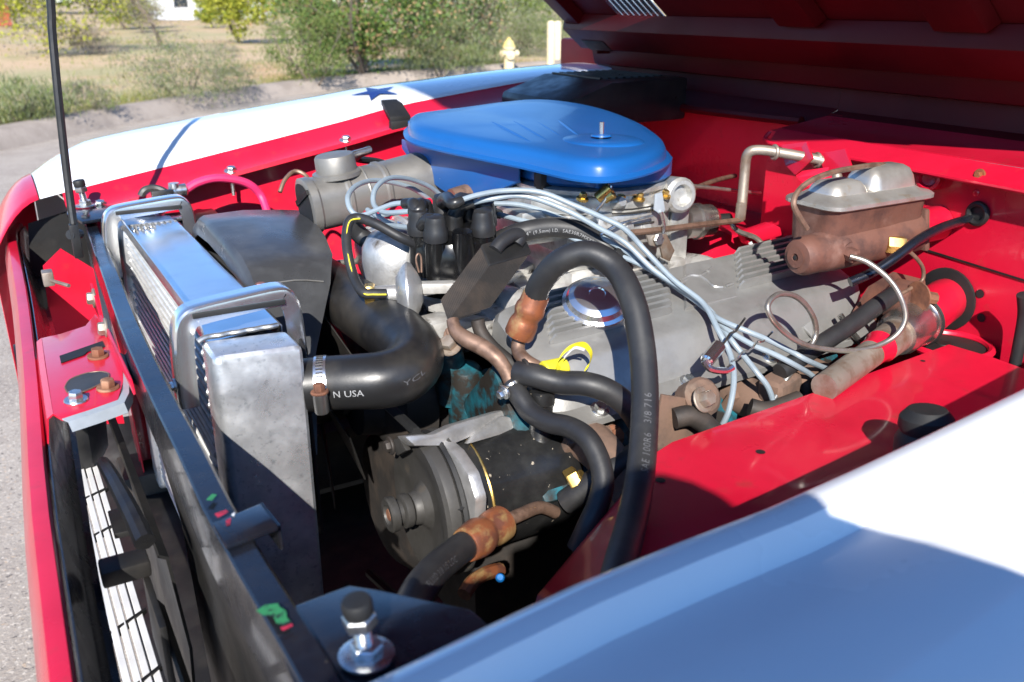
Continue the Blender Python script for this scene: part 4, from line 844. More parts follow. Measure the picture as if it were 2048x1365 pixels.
# ================================================================ grey snorkel duct
dk=thing('intake_duct','grey metal air intake duct with round vacuum motor on top','duct',(.48,1.26,.98))
d_a=at(616,412,y=1.27); d_b=at(880,352,y=1.27); dax=(d_b-d_a).normalized(); Ld=(d_b-d_a).length
s_,u_,_=frame(dax)
dz=V((0,0,1)); side=dax.cross(dz).normalized(); upv=side.cross(dax).normalized()
def dring(l,w_,h_,k=2.6):
    o=[]
    for j in range(28):
        a=2*math.pi*j/28; ca,sa=math.cos(a),math.sin(a); o.append(d_a+dax*l+side*w_*math.copysign(abs(ca)**(2/k),ca)+upv*h_*math.copysign(abs(sa)**(2/k),sa))
    return o
obj('tube',loft([dring(-.005,.037,.036),dring(-.003,.041,.040),dring(.008,.041,.040),dring(.011,.039,.038),dring(.05,.039,.038),dring(.053,.041,.040),dring(.058,.041,.040),dring(.061,.039,.038),dring(.11,.040,.039),dring(.113,.042,.041),dring(.118,.042,.041),dring(.121,.040,.039),dring(.19,.043,.042),dring(Ld-.02,.050,.048),dring(Ld,.053,.050)],True),'duct grey',dk,32)
obj('mouth',loft([dring(-.0056,.034,.033),dring(-.0052,.033,.032)]),'belt',dk,0)
obj('mouth_flap',prism([d_a+dax*-.004+side*a+upv*c for a,c in ((-.035,.002),(.030,.030),(.034,.024),(-.032,-.006))],dax*-.004),'dirty black',dk,0)
obj('flange',loft([dring(Ld,.062,.058,3.2),dring(Ld+.004,.062,.058,3.2)]),'duct grey',dk,30)
mc_=d_a+dax*.052+upv*.034
obj('vacuum_motor',lathe([(.036,0),(.036,.006),(.030,.008),(.029,.028),(.027,.031),(0,.032)],mc_,upv,30),'duct grey',dk,40)
obj('vacuum_nipple',cyl(mc_+upv*.026+dax*.026,mc_+upv*.026+dax*.060+side*-.01,.0045,10),'zinc bolt',dk)
for l,a in ((Ld-.006,.042),(.03,-.02)): obj('screw',hexbolt(d_a+dax*l-side*-a*0+side*.0+upv*.044*(1 if a>0 else 1),upv,.004,.004),'zinc bolt',dk)
obj('screw',hexbolt(at(887,357,y=1.21),(0,-1,.2),.004,.004),'zinc bolt',dk)
obj('strap',tube([d_a+dax*.085+side*(.042*math.cos(a))+upv*(.0415*math.sin(a)) for a in [R(-200+20*i) for i in range(15)]],.002,6,2),'duct grey',dk)
hw=[mc_+upv*.026+dax*.058+side*-.01,at(712,317,y=1.34),at(760,325,y=1.38),at(800,345,y=1.42)]
tag(obj('vacuum_hose',tube(hw,.006,8,5),'rubber hose',None,root=hw[0]),'braided black hose behind the grey duct','hose')
hw=[at(560,385,y=1.45),at(570,360,y=1.46),at(590,343,y=1.47),at(612,352,y=1.46),at(622,372,y=1.44)]
tag(obj('harness_wire',tube(hw,.0035,8,5),'copper pipe',None,root=hw[0]),'brown taped wire looping behind the grey duct','wire')
# ================================================================ distributor
DC=V((.492,1.0,.968)); dax=V((-.06,-.10,1)).normalized()
ds=thing('distributor','black distributor cap with rubber-booted plug leads','distributor',DC-V((0,0,.05)))
obj('body',lathe([(.026,-.10),(.03,-.06),(.045,-.035),(.052,-.030),(.052,-.014),(.046,-.008),(.046,0)],DC,dax,32),'intake white',ds)
obj('cap',lathe([(.056,-.008),(.058,-.004),(.058,.012),(.0545,.015),(.054,.034),(.052,.050),(.046,.060),(.03,.066),(0,.067)],DC,dax,40),'distributor plastic',ds,30)
s_,u_,_=frame(dax); tw=[]
for i in range(8):
    a=R(45*i+10); d=s_*math.cos(a)+u_*math.sin(a); p=DC+d*.0425+dax*.012
    obj('tower',lathe([(.0150,0),(.0146,.044),(.0122,.060),(.0122,.064)],p,dax,16),'distributor plastic',ds)
    tw.append((p+dax*.060,d))
tw.append((DC+dax*.062,V((0,0,0)))); obj('tower',lathe([(.012,0),(.011,.022)],DC+dax*.058,dax,16),'distributor plastic',ds)
obj('arm',box(at(915,568,y=.955),(.10,.02,.012),None,.003),'intake white',ds)
va=at(818,585,y=.95); vx=V((.88,-.42,.05)).normalized()
adv=obj('vacuum_advance',lathe([(0,-.016),(.02,-.014),(.034,-.005),(.0365,-.001),(.0365,.001),(.034,.005),(.022,.012),(.012,.016),(0,.016)],va,vx,30),'cast aluminium',ds,30)
obj('advance_neck',cyl(va-vx*.010,va-vx*.052,.0105,14,.002),'cast aluminium',adv); obj('advance_nut',lathe([(.014,-.052),(.0145,-.05),(.0145,-.042),(.013,-.04)],va,vx,6),'brass',adv)
obj('advance_arm',box(at(862,575,y=.945),(.055,.015,.013),(V((.88,-.42,.0)).normalized(),V((.42,.88,0)).normalized(),V((0,0,1))),.002),'intake white',ds)
obj('spring_clip',tube([at(838,545,y=.95),at(832,520,y=.95),at(836,508,y=.95),at(842,515,y=.95),at(843,545,y=.95)],.0012,6,4),'copper pipe',ds)
# ================================================================ plug leads
WR=.0034
def yz(P): return [at(u,v,y=y) for u,v,y in P]
def lead(lab,ti,pts,boot=True,grp='grey plug leads'):
    P=yz(pts); t=thing('spark_plug_wire',lab,'wire',P[0],grp); 
    obj('lead',tube(P,WR,10,6),'wire grey',t)
    if ti is not None:
        p,d=tw[ti]; q=(P[1]-P[0]).normalized()
        e0=p+dax*.016
        obj('boot',join(lathe([(.0155,-.008),(.0155,.003),(.0138,.006),(.0130,.016),(.011,.022),(0,.024)],p,dax,16),tube([e0-dax*.004,e0.lerp(P[0],.5)+dax*.004,P[0],P[0]+q*.012],[.0108,.0092,.0074,.0062],12,5)),'boot rubber',t,50)
    return P
# tower order from the projected picture: find towers nearest to wanted spots
def proj(p):
    q=p-EYE; c=q.dot(_F); return 1024+FPX*q.dot(_R)/c,682.5-FPX*q.dot(_U)/c
def near_tower(u,v,used):
    o=sorted(range(9),key=lambda i:(proj(tw[i][0])[0]-u)**2+(proj(tw[i][0])[1]-v)**2)
    for i in o:
        if i not in used: used.add(i); return i
US=set()
lead('plug lead arching highest from the distributor, ending nearest the red plate corner',near_tower(885,440,US),[(905,408,.965),(950,392,.96),(1010,382,.95),(1080,385,.93),(1150,412,.90),(1210,438,.88),(1250,459,.865),(1289,500,.85),(1347,560,.81),(1406,607,.77),(1437,662,.73),(1460,708,.71),(1468,759,.68),(1458,820,.665),(1440,862,.67),(1430,900,.67)])
lead('plug lead running just below the highest arch and down past the clip',near_tower(900,450,US),[(930,410,.98),(985,398,.96),(1050,393,.945),(1130,420,.91),(1200,458,.885),(1250,486,.868),(1308,541,.835),(1367,580,.80),(1418,619,.77),(1457,673,.73),(1484,708,.71),(1515,747,.685),(1538,779,.675),(1550,825,.67),(1545,870,.67)])
lead('plug lead passing under the black fuel hose to the middle cylinder',near_tower(975,450,US),[(985,425,1.02),(1030,438,.985),(1100,456,.95),(1180,492,.91),(1250,516,.875),(1297,538,.85),(1351,573,.815),(1414,620,.77),(1453,658,.735),(1503,689,.71),(1546,708,.69),(1585,728,.675),(1628,755,.675),(1648,785,.675),(1655,820,.675)])
lead('lowest plug lead stretching farthest right toward the firewall',near_tower(960,420,US),[(972,408,1.03),(1040,410,1.0),(1110,432,.965),(1190,468,.915),(1255,505,.875),(1320,552,.84),(1398,607,.785),(1437,638,.745),(1492,662,.715),(1538,681,.70),(1585,705,.685),(1616,722,.675),(1659,740,.685),(1708,755,.69),(1735,790,.69)])
lead('plug lead making the tall loop left of the distributor',near_tower(850,430,US),[(838,421,1.0),(800,425,1.02),(768,425,1.05),(748,410,1.08),(750,380,1.10),(775,358,1.13),(815,358,1.16),(855,372,1.18),(880,390,1.19)])
lead('plug lead looping widest to the left across the grey duct',near_tower(835,420,US),[(822,408,1.02),(790,408,1.04),(755,420,1.06),(720,432,1.08),(700,418,1.09),(697,390,1.11),(720,368,1.14),(760,362,1.17),(820,375,1.19),(860,400,1.2)])
lead('plug lead sagging low left of the distributor cap',near_tower(845,455,US),[(842,452,.99),(815,455,1.02),(785,450,1.06),(760,436,1.10),(735,420,1.14)])
lead('plug lead stub running straight left from the cap',near_tower(925,410,US),[(908,408,1.05),(870,415,1.06),(830,420,1.08),(780,428,1.10),(735,438,1.13)])
lead('coil lead leaving the middle of the cap toward the far side',8,[(938,402,1.04),(990,408,1.08),(1060,420,1.12),(1120,432,1.16)])
# twisted wire tie round the leads
for a,c,l in (((1412,722),(1490,640),'dark twisted wire tie round the left plug leads'),((1465,722),(1545,667),'shiny twisted wire tie round the right plug leads')):
    P=[];Q=[]
    for i in range(9):
        f=i/8; p=at(a[0]+(c[0]-a[0])*f,a[1]+(c[1]-a[1])*f+4*math.sin(f*18),y=.70-.005*math.cos(f*18)); P.append(p)
    tag(obj('wire_tie',tube(P,.0013,6,4),'dark iron' if 'dark' in l else 'steel clean',None,root=P[0]),l,'wire tie','twisted ties on the plug leads')
# ================================================================ vacuum hose and small hoses near the distributor
def single_tube(name,lab,cat,pts,r,m,n=10,grp=None,res=6):
    P=yz(pts); return tag(obj(name,tube(P,r,n,res),m,None,60,root=P[0]),lab,cat,grp),P
o,P=single_tube('vacuum_hose','thin black vacuum hose with yellow stripe looping left of the distributor','hose',[(838,492,1.0),(800,475,1.0),(755,450,1.02),(720,437,1.04),(700,442,1.04),(693,470,1.03),(696,510,1.01),(708,555,.99),(726,585,.96),(748,588,.953),(772,588,.95)],.0062,'rubber hose')
sp=[p+V((-.002,-.0056,.001)) for p in P[3:]]; q=obj('stripe',tube(sp,.0011,6,6),'yellow tag',o)
single_tube('coil','shadowed coil tube behind the distributor','coil',[(700,445,1.12),(720,470,1.12),(750,492,1.1)],.012,'rubber hose')
t=thing('alternator','ribbed aluminium alternator body behind the distributor','alternator',at(780,530,y=1.16))
ap_=at(795,520,y=1.16)
obj('case',lathe([(.03,-.045),(.052,-.04),(.056,-.03),(.056,.03),(.05,.042),(.03,.046)],ap_,(1,.1,.25),28),'polished aluminium',t)
for i in range(4): obj('rib',ring(ap_+V((1,.1,.25)).normalized()*(-.024+.015*i),(1,.1,.25),.057,.0035,28,6),'cast aluminium',t)
t=thing('ignition_coil','red ignition coil behind the plug leads','coil',at(810,440,y=1.2)); obj('can',lathe([(.024,-.05),(.028,-.048),(.028,.05),(.02,.056),(0,.056)],at(800,445,y=1.2),(1,0,.1),20),'red paint',t); obj('tower',cyl(at(838,462,y=1.18),at(850,458,y=1.17),.009,12),'blue decal',t)
single_tube('fuel_line','grey metal line behind the shroud edge','pipe',[(600,534,1.30),(660,528,1.25),(740,522,1.2),(790,530,1.16)],.0045,'steel line')
single_tube('intake_pipe','brown rusty pipe behind the distributor cap','pipe',[(905,400,1.14),(950,388,1.14),(1000,393,1.12),(1030,410,1.10),(1045,440,1.08)],.016,'copper pipe',14)
# ================================================================ carburetor
cb=thing('carburetor','bare metal carburetor under the blue air cleaner','carburetor',(.72,1.03,.96))
obj('throttle_body',box2((.635,.955,.962),(.80,1.105,.985),.004),'carb zinc',cb); obj('main_body',box2((.63,.948,.985),(.80,1.11,1.040),.006),'carb zinc',cb)
obj('float_bowl',box2((.655,.915,.978),(.755,.955,1.042),.007),'carb zinc',cb); obj('float_bowl',box2((.655,1.10,.978),(.755,1.15,1.042),.007),'carb zinc',cb)
obj('air_horn',prism([V((x,y,1.040)) for x,y in ((.60,.99),(.64,.945),(.70,.925),(.80,.935),(.835,.97),(.835,1.10),(.62,1.12))],(0,0,.023),.004),'carb zinc',cb)
obj('air_horn_ring',lathe([(.108,0),(.110,.002),(.110,.007),(.104,.009),(.0,.009)],V((.722,1.03,1.063)),(0,0,1),44),'carb zinc',cb)
obj('choke_lobe',lathe([(.022,-.03),(.024,-.026),(.024,.024),(.020,.028),(.015,.028),(.013,.018),(0,.018)],at(1342,388,y=.95),(-.1,-1,.1),20),'carb zinc',cb)
obj('front_lobe',box2((.578,.975,1.0),(.635,1.06,1.045),.006),'carb zinc',cb); obj('rear_post',box2((.80,.945,.955),(.832,.985,1.055),.005),'carb zinc',cb)
rnd=random.Random(3)
for (u,v) in ((1240,405),(1300,420),(1255,455),(1325,415),(1225,445),(1290,455)):
    p=at(u,v,y=.918+rnd.uniform(-.004,.02)); obj('boss',lathe([(.008,-.02),(.008,.003),(.006,.006),(0,.006)],p,(rnd.uniform(-.2,.2),-1,rnd.uniform(.1,.8)),12),'carb zinc',cb)
for (u,v) in ((1242,402),(1278,398),(1330,392),(1165,398)): obj('screw',hexbolt(at(u,v,y=.922),(0,-.3,1),.005,.008),'brass',cb)
for v0 in (420,428,452): obj('casting_line',tube([at(1225,v0,y=.913),at(1265,v0-1,y=.9125),at(1308,v0-8,y=.913)],.0012,6,3),'dark iron',cb)
obj('lever',prism([at(*q,y=.905) for q in ((1308,388),(1322,384),(1328,420),(1320,430),(1306,420))],(0,-.003,0),.001),'bare grey paint',cb)
obj('link_rod',tube([at(1322,424,y=.90),at(1328,450,y=.90),at(1326,470,y=.90)],.0022,8,3),'zinc bolt',cb)
obj('link_rod',tube([at(1200,470,y=.902),at(1240,448,y=.903),at(1305,432,y=.905)],.0018,8,3),'zinc bolt',cb)
obj('throttle_lever',prism([at(*q,y=.895) for q in ((1290,470),(1330,468),(1346,500),(1336,522),(1322,516),(1318,495),(1296,490))],(0,-.004,0),.001),'steel rusty',cb)
obj('lever_screw',hexbolt(at(1316,479,y=.889),(0,-1,.1),.008,.004,False),'zinc bolt',cb)
obj('choke_crank',join(cyl(at(1195,398,y=.91),at(1222,375,y=.90),.0075,12,.001),cyl(at(1208,400,y=.905),at(1228,388,y=.895),.006,10,.001)),'brass',cb)
obj('choke_link',tube([at(1222,372,y=.90),at(1210,400,y=.90),at(1190,425,y=.905)],.0022,8,3),'steel clean',cb)
obj('spring',tube([at(1188+ (3 if i%2 else -3)+i*.5,418+i*1.3,y=.905) for i in range(14)],.0010,6,2),'zinc bolt',cb)
obj('vacuum_tee',join(box(at(1086,362,y=1.0),(.018,.018,.022),None,.002),cyl(at(1082,380,y=1.0),at(1090,350,y=1.0),.006,10)),'belt',cb)
obj('white_post',box2((.785,.925,.90),(.815,.955,.965),.006),'intake white',cb)
# throttle solenoid canister
t=thing('solenoid','silver solenoid canister beside the carburetor','solenoid',at(1395,450,y=1.0)); sa=V((1,-.12,-.03)).normalized(); sc=at(1365,445,y=1.0)
obj('can',lathe([(.020,0),(.0245,.003),(.0245,.020),(.027,.022),(.027,.028),(.0245,.030),(.024,.048),(.018,.056),(.008,.058),(0,.058)],sc,sa,26),'steel clean',t)
obj('plug',cyl(sc+sa*.055,sc+sa*.085,.009,12,.002),'belt',t); obj('wire',tube([sc+sa*.083,at(1475,462,y=.98),at(1510,475,y=.97),at(1530,495,y=.96)],.004,8,4),'steel line',t)
single_tube('throttle_cable','bright throttle cable running right from the carburetor','cable',[(1362,370,.98),(1420,376,1.0),(1490,384,1.03),(1520,387,1.05)],.0030,'steel line')
single_tube('kickdown_rod','dim rod reaching back to the firewall behind the carburetor','rod',[(1375,383,1.02),(1430,362,1.12),(1470,352,1.2)],.004,'copper pipe')
o,P=single_tube('throttle_linkage','bent steel throttle linkage rising behind the carburetor','linkage',[(1480,440,.96),(1484,405,.965),(1489,350,.97),(1492,318,.97),(1502,303,.965),(1525,301,.955),(1560,306,.94),(1600,313,.92),(1640,321,.90),(1664,330,.885),(1672,345,.87),(1676,375,.86)],.0075,'steel rusty',14)
obj('lower_rod',tube(yz([(1262,466,.90),(1320,460,.91),(1400,450,.935),(1478,441,.955)]),.0042,8,4),'copper pipe',o); obj('swivel',box(at(1480,425,y=.955),(.012,.008,.028),None,.002),'steel rusty',o)
for u,v in ((1549,305),(1634,321)): obj('collar',ring(at(u,v,y=.945 if u<1600 else .905),(1,-.25,-.05),.009,.0028,18,6),'steel rusty',o)
t=thing('wiring_plug','red painted wiring plug on the firewall','plug',at(1520,475,y=.98)); obj('plug',prism([at(*q,y=.98) for q in ((1490,468),(1548,448),(1562,455),(1566,472),(1498,492))],(0,.02,0),.004),'red paint',t)
obj('wires',tube([at(1500,485,y=.97),at(1508,500,y=.965),at(1518,512,y=.96)],.003,6,3),'grille white',t)
# ================================================================ finned cooler
ck=thing('finned_cooler','black finned oil cooler block with rubber loop beside the distributor','cooler',at(970,560,y=.87))
A=at(962,494,y=.905); E0=at(880,602,y=.885); D=at(978,533,y=.878); C0=at(1058,510,y=.888)
la=E0-A; nd=D-A; wd=C0-D; N_=34
def para(o,a,b,c,bevel=0):
    return prism([o,o+a,o+a+b,o+b],c,bevel)
fs=obj('fin_stack',join(*[para(A+la*(i/N_),nd,wd,la*(.5/N_)) for i in range(N_)]),'dark iron',ck,0); fs['kind']='stuff'
obj('inner_block',para(A+nd*.08+wd*.04,nd*.84,wd*.92,la),'belt',ck,0)
obj('end_plate',para(A-la*.05-nd*.02-wd*.02,nd*1.04,wd*1.04,la*.05,.0015),'dirty black',ck); obj('end_plate',para(A+la*1.0+wd*.1,nd,wd*.7,la*.04,.0015),'dirty black',ck)
q0=A-la*.05+nd*.45
obj('rubber_loop',tube([q0+wd*.20,q0+wd*.22-la*.16,q0+wd*.42-la*.25,q0+wd*.66-la*.18,q0+wd*.74],.0085,12,5),'rubber hose',ck,60)
# ================================================================ hoses
def hose(lab,pts,r,m='rubber hose',n=16,txt=(),nm='hose'):
    P=yz(pts); t=thing(nm,lab,'hose',P[0]); obj('tube',tube(P,r,n,6),m,t,60)
    for body,size,start,turn,fl,mm in txt: obj('lettering',lettering(body,P,r,size,start,1.02,flip=fl,turn=turn,spacing=1.1),mm,t,0)
    return t,P
hose('black fuel hose with white printing above the arched hose',[(985,490,.98),(1015,475,.965),(1050,463,.955),(1100,455,.945),(1150,460,.93),(1195,482,.915),(1225,508,.90),(1245,532,.89)],.0128,'rubber hose',18,[('1/4" (9.5mm) I.D.  SAE30R7MXXBL HPG',.0064,.040,-.30,False,'white print')],'fuel_hose')
t=thing('hose_plug','black plastic fitting at the end of the fuel hose','fitting',at(1232,520,y=.89)); obj('plug',cyl(at(1222,505,y=.892),at(1244,528,y=.885),.0150,14,.003),'belt',t); obj('neck',cyl(at(1243,528,y=.885),at(1256,545,y=.88),.010,12,.002),'belt',t)
t,AH=hose('fat grey-black hose arching over the valve cover and down to the near apron',[(1070,596,.785),(1084,562,.775),(1122,522,.755),(1178,507,.735),(1232,538,.71),(1266,605,.675),(1284,695,.645),(1290,790,.615),(1287,880,.585),(1278,970,.548),(1262,1050,.508),(1243,1120,.472),(1226,1190,.44),(1212,1250,.415)],.0132,'rubber hose',20,[('SAE 100R6',.010,.36,-.25,True,'grey print'),('3/8 716',.010,.30,-.2,True,'grey print')],'pressure_hose')
fr=yz([(1072,592,.785),(1060,612,.788),(1052,630,.79),(1044,655,.792)]); ax=(fr[-1]-fr[0]).normalized()
t=thing('crimp_ferrule','rusty orange crimp ferrule at the start of the arched hose','ferrule',fr[0])
obj('sleeve',lathe([(.0145,-.002),(.0150,0),(.0150,.010),(.0165,.014),(.0168,.019),(.0150,.024),(.0140,.027),(.0155,.031),(.0165,.036),(.0165,.047),(.015,.050),(.008,.051)],fr[0],ax,24),'rust ferrule',t,40)
obj('pipe',tube(yz([(1047,652,.792),(1038,680,.795),(1037,703,.79),(1052,722,.775),(1080,738,.765),(1105,746,.76)]),.0078,12,5),'copper pipe',t)
t=thing('warning_tag','yellow tape tag looped round the pipe','tag',at(1115,742,y=.745)); obj('wrap',lathe([(.0105,-.014),(.012,-.012),(.012,.012),(.0105,.014)],at(1108,740,y=.752),(1,.0,-.02),14),'yellow tag',t)
def ribbon(px,yy,wd,m): 
    P=spline([at(u,v,y=y_) for (u,v),y_ in zip(px,yy)],5); return loft([[p,p+V((wd*.3,-wd*.2,wd)),p+V((wd*.3,-wd*.2+.0006,wd)),p+V((0,.0006,0))] for p in P])
obj('loop',ribbon([(1118,745),(1112,735),(1122,715),(1140,700),(1165,695),(1180,712),(1178,732),(1168,745)],[.74,.738,.735,.73,.73,.73,.735,.738],.006,''),'yellow tag',t,0)
obj('loop_inside',ribbon([(1128,718),(1148,699),(1168,703)],[.733,.729,.729],.003,''),'grille white',t,0)
t,_=hose('black rubber hose with a worm clamp swinging down to the steering pump side',[(1022,770,.775),(1040,795,.758),(1062,825,.74),(1098,845,.715),(1140,855,.69),(1175,878,.665),(1198,920,.645),(1206,965,.63),(1196,1010,.62),(1178,1050,.615),(1155,1100,.615)],.0112,nm='return_hose')
cp=yz([(905,640,.85),(912,662,.84),(935,680,.825),(965,695,.81),(992,715,.795),(1012,742,.785),(1022,768,.777)])
tag(obj('cooler_pipe',tube(cp,[.007,.008,.0095,.0095,.0088,.008,.0078],12,5),'copper pipe',None,60,root=cp[0]),'flaking copper-brown pipe from the finned cooler to the clamp','pipe')
cp=yz([(955,640,.85),(962,665,.845),(985,695,.83),(1020,725,.815),(1045,745,.80)]); tag(obj('cooler_pipe',tube(cp,.0078,12,5),'dark iron',None,60,root=cp[0]),'dark pipe dropping from the finned cooler behind the copper one','pipe')
t=thing('hose_clamp','small steel worm clamp below the copper-brown pipe','clamp',at(1028,775,y=.77)); ax=(at(1040,795,y=.765)-at(1020,765,y=.777)).normalized()
obj('band',lathe([(.0118,-.006),(.0128,-.005),(.0130,0),(.0128,.005),(.0118,.006)],at(1027,776,y=.772),ax,22),'steel clean',t); obj('screw',hexbolt(at(1008,785,y=.765),(-.9,-.2,-.2),.0052,.008),'zinc bolt',t)
for i in range(8):
    a=R(-50+17*i); e=(EYE-at(1027,776,y=.772)); e=(e-ax*e.dot(ax)).normalized(); q=e.cross(ax); d=e*math.cos(a)+q*math.sin(a); s2=-e*math.sin(a)+q*math.cos(a); obj('slot',box(at(1027,776,y=.772)+d*.0131,(.007,.0010,.0005),(ax,s2,d)),'belt',t,0)
t,_=hose('black heater hose running right under the valve cover',[(1035,745,.775),(1070,752,.755),(1120,765,.735),(1170,768,.715),(1215,782,.70),(1255,812,.69),(1280,850,.69)],.0130,nm='heater_hose')
t=thing('hose_clamp','spring clamp on the heater hose under the ferrule','clamp',at(1050,742,y=.79)); obj('band',ring(at(1048,747,y=.768),(1,-.1,-.1),.0142,.0022,22,6),'dark iron',t)
t,_=hose('black steering hose curving up from behind the near end plate to a rusty ferrule',[(800,1290,.50),(812,1235,.535),(838,1180,.57),(872,1138,.605),(908,1108,.63),(935,1088,.645)],.0142,'rubber hose',20,[('FLUID 3/8 1/5 LOC',.0085,.075,-.35,False,'grey print')],'steering_hose')
fr=yz([(930,1092,.642),(1005,1045,.665)]); ax=(fr[1]-fr[0]).normalized(); LF=(fr[1]-fr[0]).length
t=thing('crimp_ferrule','rusty crimp ferrule on the steering hose in front of the pump','ferrule',fr[0])
obj('sleeve',lathe([(.0158,0),(.0165,.001),(.0172,LF*.10),(.0185,LF*.22),(.019,LF*.38),(.0165,LF*.52),(.0155,LF*.58),(.0175,LF*.66),(.0182,LF*.8),(.0178,LF*.97),(.009,LF)],fr[0],ax,26),'rust ferrule',t,40)
obj('pipe',tube(yz([(1002,1047,.665),(1040,1030,.675),(1080,1015,.69),(1110,1025,.70)]),.0068,12,5),'copper pipe',t)
# ================================================================ power steering pump
ps=thing('steering_pump','black power steering pump with grey pulley low in the bay','pump',(.42,.76,.70))
PC=V((.343,.768,.797)); AX=V((-1,.03,.0)).normalized()
pu=obj('pulley',lathe([(.0,.022),(.016,.022),(.0175,.020),(.0185,.014),(.026,.0065),(.036,.0055),(.052,.0085),(.066,.0125),(.0735,.0125),(.0775,.009),(.0785,.004),(.078,-.002),(.071,-.009),(.0785,-.016),(.079,-.019),(.074,-.021),(.03,-.021)],PC,AX,48),'pulley grey',ps,28)
obj('hub_nut',lathe([(.0175,.024),(.0185,.026),(.0185,.032),(.015,.034),(.0135,.034),(.0135,.039),(.0185,.040),(.019,.042),(.019,.047),(.017,.049),(.011,.049),(.009,.044),(0,.043)],PC,AX,28),'pulley grey',pu)
obj('shaft_end',lathe([(.009,.044),(.006,.048),(0,.048)],PC,AX,12),'rust',pu)
obj('belt',ring(PC+AX*-.009,AX,.0748,.0042,40,6),'belt',ps)
def cam_ring(x,r,n=36): return [V((x,PC.y+.004+r*math.cos(2*math.pi*j/n),PC.z-.002+r*1.03*math.sin(2*math.pi*j/n))) for j in range(n)]
obj('reservoir',loft([cam_ring(.378,.060),cam_ring(.374,.064),cam_ring(.386,.066),cam_ring(.390,.064),cam_ring(.45,.064),cam_ring(.49,.0635),cam_ring(.505,.059),cam_ring(.512,.050)]),'pump black',ps,40)
obj('seam_ring',ring(V((.388,PC.y+.004,PC.z-.002)),(1,0,0),.066,.0018,44,6),'brass',ps)
nk=V((.470,.752,.852))
obj('filler_neck',lathe([(.017,-.02),(.014,.0),(.0128,.002),(.0128,.038),(.0145,.040),(.0145,.052),(.012,.054),(0,.054)],nk,(.06,.04,1),20),'pump black',ps)
# aluminium pump bracket
br=obj('bracket',prism([at(*q,x=.352) for q in ((797,880),(835,868),(868,872),(905,905),(935,950),(950,1000),(948,1055),(925,1080),(905,1055),(908,1000),(895,955),(868,920),(838,905),(806,912))],(.014,0,0),.004),'cast aluminium',ps)
obj('bracket_arm',prism([at(806,872,y=.752),at(868,868,y=.755),at(905,850,y=.765),at(985,826,y=.785),at(1028,815,y=.80),at(1036,832,y=.795),at(1005,848,y=.785),at(930,880,y=.760),at(900,893,y=.752),at(830,893,y=.748)],(.0,.022,-.010),.004),'cast aluminium',br)
obj('bracket_flat',prism([at(1004,832,y=.78),at(1040,838,y=.775),at(1038,860,y=.77),at(935,890,y=.752),at(955,868,y=.758)],(0,.012,-.004),.003),'cast aluminium',br)
for u,v in ((815,890),(930,1068),(912,985)): obj('bolt',hexbolt(at(u,v,x=.350),(-1,0,0),.007,.007),'steel rusty',br)
obj('adjusting_strap',prism([at(*q,x=.318) for q in ((774,884),(797,876),(812,902),(795,912))],(.006,0,0),.001),'pulley grey',ps)
obj('strap_bolt',hexbolt(at(780,892,x=.316),(-1,0,0),.0065,.006),'dark iron',ps)
obj('rear_cover',lathe([(.045,0),(.047,.006),(.040,.020),(.02,.024),(0,.024)],V((.512,.772,.822)),(1,0,0),24),'manifold rust',ps)
obj('pressure_fitting',join(lathe([(.012,0),(.013,.002),(.013,.012),(.010,.014)],at(1135,965,y=.70),(.8,-.2,.35),6),tube([at(1140,962,y=.70),at(1165,950,y=.69)],.006,10,2)),'brass',ps)
single_tube('steering_return_hose','short black hose leaving the rear of the steering pump','hose',[(1130,1005,.70),(1160,985,.69),(1200,955,.68),(1245,925,.68),(1290,900,.69)],.0135,'rubber hose',14)
t=thing('pump_hook','rusty bent hook under the steering pump','hook',at(940,1180,y=.68)); obj('hook',tube(yz([(928,1190,.66),(945,1165,.67),(970,1148,.68),(1000,1140,.69)]),.0075,10,5),'rust ferrule',t)
t=thing('blue_cap','tiny bright blue cap deep below the steering pump','cap',at(1000,1155,y=.72)); obj('cap',lathe([(.0045,0),(.0045,.003),(.003,.005),(0,.005)],at(1000,1157,y=.66),(-.3,-.6,.7),14),'blue cap',t)
tag(obj('drive_belt',join(tube([V((.344,.70,.83)),V((.344,.80,.64)),V((.344,.98,.58))],.006,6,3),tube([V((.344,.80,.868)),V((.344,.95,.86)),V((.344,1.02,.80))],.006,6,3)),'belt',None,root=V((.344,.9,.7))),'black drive belt running from the steering pump pulley into the dark','belt')
# ================================================================ exhaust manifold and clutter under the valve cover
em=thing('exhaust_manifold','rust-brown exhaust manifold below the near valve cover','manifold',(.68,.68,.76))
obj('log',tube([V((.50,.66,.79)),V((.58,.655,.795)),V((.70,.65,.80)),V((.82,.65,.805)),V((.93,.66,.79))],[.026,.030,.032,.032,.03],16,4),'manifold rust',em,50)
for i in range(4):
    x=.515+.118*i; obj('runner',tube([V((x,.75,.845)),V((x+.005,.705,.84)),V((x+.015,.665,.80))],[.026,.024,.026],14,4),'manifold rust',em,50); obj('port_flange',box(V((x,.735,.835)),(.06,.012,.05),(V((1,0,0)),V((0,.85,.5)).normalized(),V((0,-.5,.85)).normalized()),.004),'manifold rust',em)
    obj('bolt',hexbolt(V((x+.034,.722,.846)),(0,-.8,.5),.008,.01),'rust',em)
obj('heat_shield',prism([at(*q,y=.67) for q in ((1325,790),(1390,800),(1410,860),(1360,905),(1320,925),(1312,860))],(0,.004,.0),.001),'manifold rust',em)
obj('boss',lathe([(.022,-.02),(.022,.004),(.018,.008),(.010,.008),(.010,.016),(0,.016)],at(1402,795,y=.67),(-.1,-.8,.6),18),'manifold rust',em); obj('boss_bolt',hexbolt(at(1406,800,y=.655),(.2,-.8,.5),.009,.012),'steel rusty',em)
